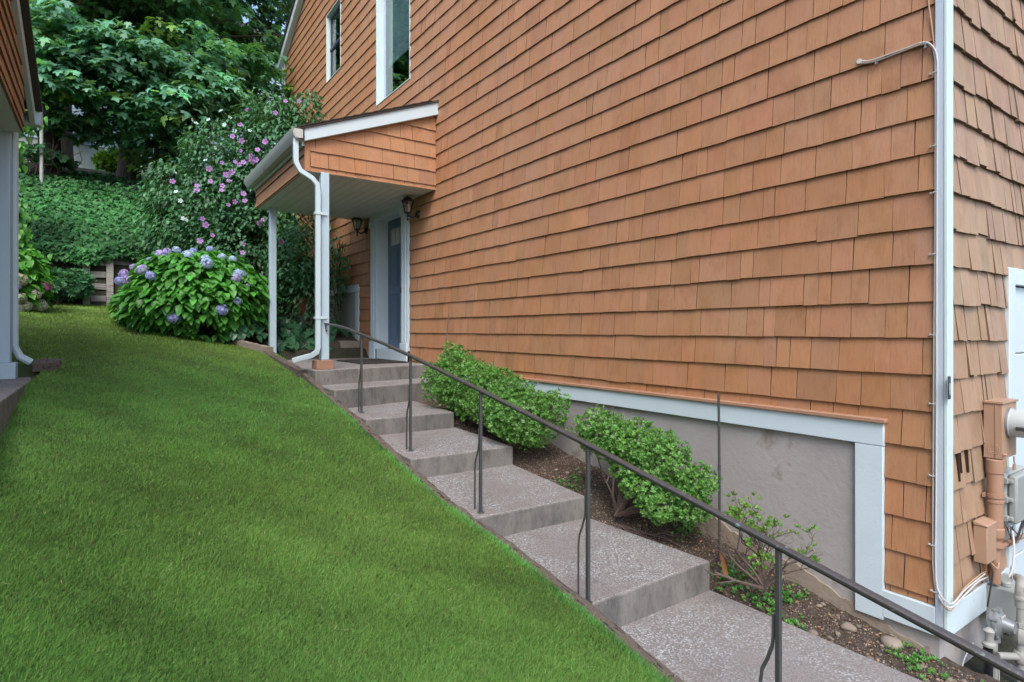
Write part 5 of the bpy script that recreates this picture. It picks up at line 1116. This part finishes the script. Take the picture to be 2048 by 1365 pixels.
# corner cables
def P_long(x, y, off=.02): d = ray(x, y); return tuple(d*((W-off)/d.x))
def P_front(x, y, off=.03): d = ray(x, y); return tuple(d*((YC-off)/d.y))
cb_ = thing('cable_bundle', 'white and tan cables clipped down the house corner board', 'cable', (W-.03, YC+.03, 0))
def smooth(pts, n=5):
    P = [Vector(p) for p in pts]; out = []
    for i in range(len(P)-1):
        p0, p1, p2, p3 = P[max(0, i-1)], P[i], P[i+1], P[min(len(P)-1, i+2)]
        for k in range(n):
            t = k/n; out.append(.5*((2*p1)+(-p0+p2)*t+(2*p0-5*p1+4*p2-p3)*t*t+(-p0+3*p1-3*p2+p3)*t**3))
    out.append(P[-1]); return out
mb = MB()
mb.tube(smooth([P_long(x, y, .024) for x, y in ((1722, 127), (1738, 126), (1760, 120), (1800, 105), (1845, 89), (1862, 92), (1869, 110), (1871, 145), (1871, 300), (1870, 500), (1868, 700), (1867, 900), (1866, 1090), (1868, 1150), (1875, 1190))]+[P_front(1900, 1216, .06), P_front(1930, 1190, .055), P_front(1955, 1165, .05), P_front(1974, 1155, .045)]), .0042, 6); mb.build('cable', 'cable', cb_)
mb = MB(); mb.tube(smooth([P_long(x, y, .032) for x, y in ((1724, 122), (1742, 121), (1800, 101), (1846, 85), (1866, 94), (1874, 118), (1875, 160), (1874, 400), (1873, 640), (1873, 800), (1872, 1000), (1871, 1120), (1876, 1180))]+[P_front(1902, 1208, .064), P_front(1930, 1180, .058), P_front(1970, 1148, .05)]), .0036, 6); mb.build('cable', 'cable', cb_)
mb = MB(); mb.tube(smooth([P_long(x, y, .022) for x, y in ((1851, -120), (1857, 0), (1862, 40), (1868, 90), (1873, 130), (1877, 300), (1877, 600), (1878, 760), (1879, 1000), (1876, 1150), (1878, 1195))]+[P_front(1902, 1222, .06), P_front(1926, 1180, .05), P_front(1960, 1150, .04), P_front(1972, 1143, .04)]), .0036, 6); mb.build('cable', 'cable_tan', cb_)
for (x, y) in ((1869, 147), (1869, 293), (1869, 386), (1868, 509), (1868, 670), (1867, 808), (1867, 952), (1866, 1090), (1870, 1183)):
    p = Vector(P_long(x, y, .02)); mb = MB(); mb.tube([p+Vector((.012, .012, 0)), p+Vector((-.008, .014, 0)), p+Vector((-.016, 0, 0)), p+Vector((-.012, -.02, .004))], .0026, 5); mb.lathe(tuple(p+Vector((-.004, .016, 0))), [(.0055, -.004), (.0055, .004)], 8); mb.build('clip', 'cable', cb_)
for (x, y) in ((1753, 127), (1852, 95)):
    p = Vector(P_long(x, y, .022)); mb = MB(); mb.lathe(tuple(p), [(.008, -.006), (.008, .006)], 8, 'x'); mb.tube([p+Vector((-.012, 0, .018)), p+Vector((-.012, 0, -.006))], .003, 5); mb.build('clip', 'greymetal', cb_)
mb = MB(); mb.lathe(P_long(1720, 124, .016), [(.014, -.012), (.012, .01)], 8, 'x'); mb.build('wall_plug', 'cable', cb_)
# loose wires around the boxes
cw = thing('wire_tangle', 'tangled dark and white wires below the grey utility box', 'wires', (4.15, yw-.05, -1.2)); rd = random.Random(44)
for k in range(5):
    a = (4.17+rd.uniform(-.02, .05), yw-.06-.02*rd.random(), -1.10); mb = MB(); mb.tube(smooth([a, (a[0]+.03+rd.uniform(-.02, .06), yw-.08, -1.15-rd.random()*.05), (4.3+rd.uniform(-.06, .08), yw-.07, -1.17+rd.uniform(-.03, .04)), (4.5, yw-.05, -1.10+rd.uniform(-.04, .02))]), .0028, 5); mb.build('wire', 'darkcable', cw)
mb = MB(); mb.tube(smooth([(3.93, yw-.04, -1.25), (3.945, yw-.06, -1.31), (3.935, yw-.05, -1.42), (3.935, yw-.04, -1.50)]), .0045, 5); mb.build('wire', 'darkcable', cw)
mb = MB(); mb.tube(smooth([(3.95, yw-.04, -1.25), (3.97, yw-.07, -1.29), (4.0, yw-.07, -1.275), (4.05, yw-.06, -1.27)]), .004, 5); mb.build('wire', 'cable_tan', cw)
for W_ in ([(4.20, yw-.07, -1.10), (4.17, yw-.09, -1.19), (4.12, yw-.10, -1.30), (4.09, yw-.09, -1.36)], [(4.09, yw-.09, -1.36), (4.12, yw-.09, -1.32), (4.17, yw-.08, -1.32), (4.19, yw-.08, -1.40), (4.24, yw-.1, -1.46)], [(3.70, yw-.05, -1.62), (3.66, yw-.02, -1.72), (3.64, yw-.02, -1.82), (3.62, yw-.02, -1.95)], [(3.745, yw-.135, -1.66), (3.76, yw-.14, -1.78), (3.755, yw-.13, -1.95)]):
    mb = MB(); mb.tube(smooth(W_), .0055 if W_[0][2] > -1.3 else .0028, 6); mb.build('wire', 'cable', cw)
p = P_front(1898, 775, .047)
pq = thing('thermometer_plate', 'small dark thermometer plate on the white corner board', 'thermometer', (p[0], p[1], p[2]-.06))
mb = MB(); mb.box(p[0]-.013, p[0]+.013, p[1]-.004, p[1]+.002, p[2]-.06, p[2]+.055); mb.build('plate', 'plaque', pq, .002)
mb = MB(); mb.box(p[0]-.008, p[0]+.002, p[1]-.006, p[1]-.0042, p[2]-.035, p[2]+.02); mb.build('scale_strip', 'plaquepale', pq)
# soft rusty leaf by the sparse shrub
mb = MB(); mb.add([(3.13, 2.28, -1.36), (3.11, 2.25, -1.42), (3.10, 2.22, -1.50), (3.13, 2.21, -1.49), (3.15, 2.25, -1.42)], [(0, 1, 4), (1, 2, 3), (1, 3, 4)], (1.1, .7, .55)); tag(mb.build('dead_leaf', 'deadleaf', None, 0, (3.13, 2.25, -1.45)), 'curled rusty dead leaf hanging by the sparse shrub', 'leaf')
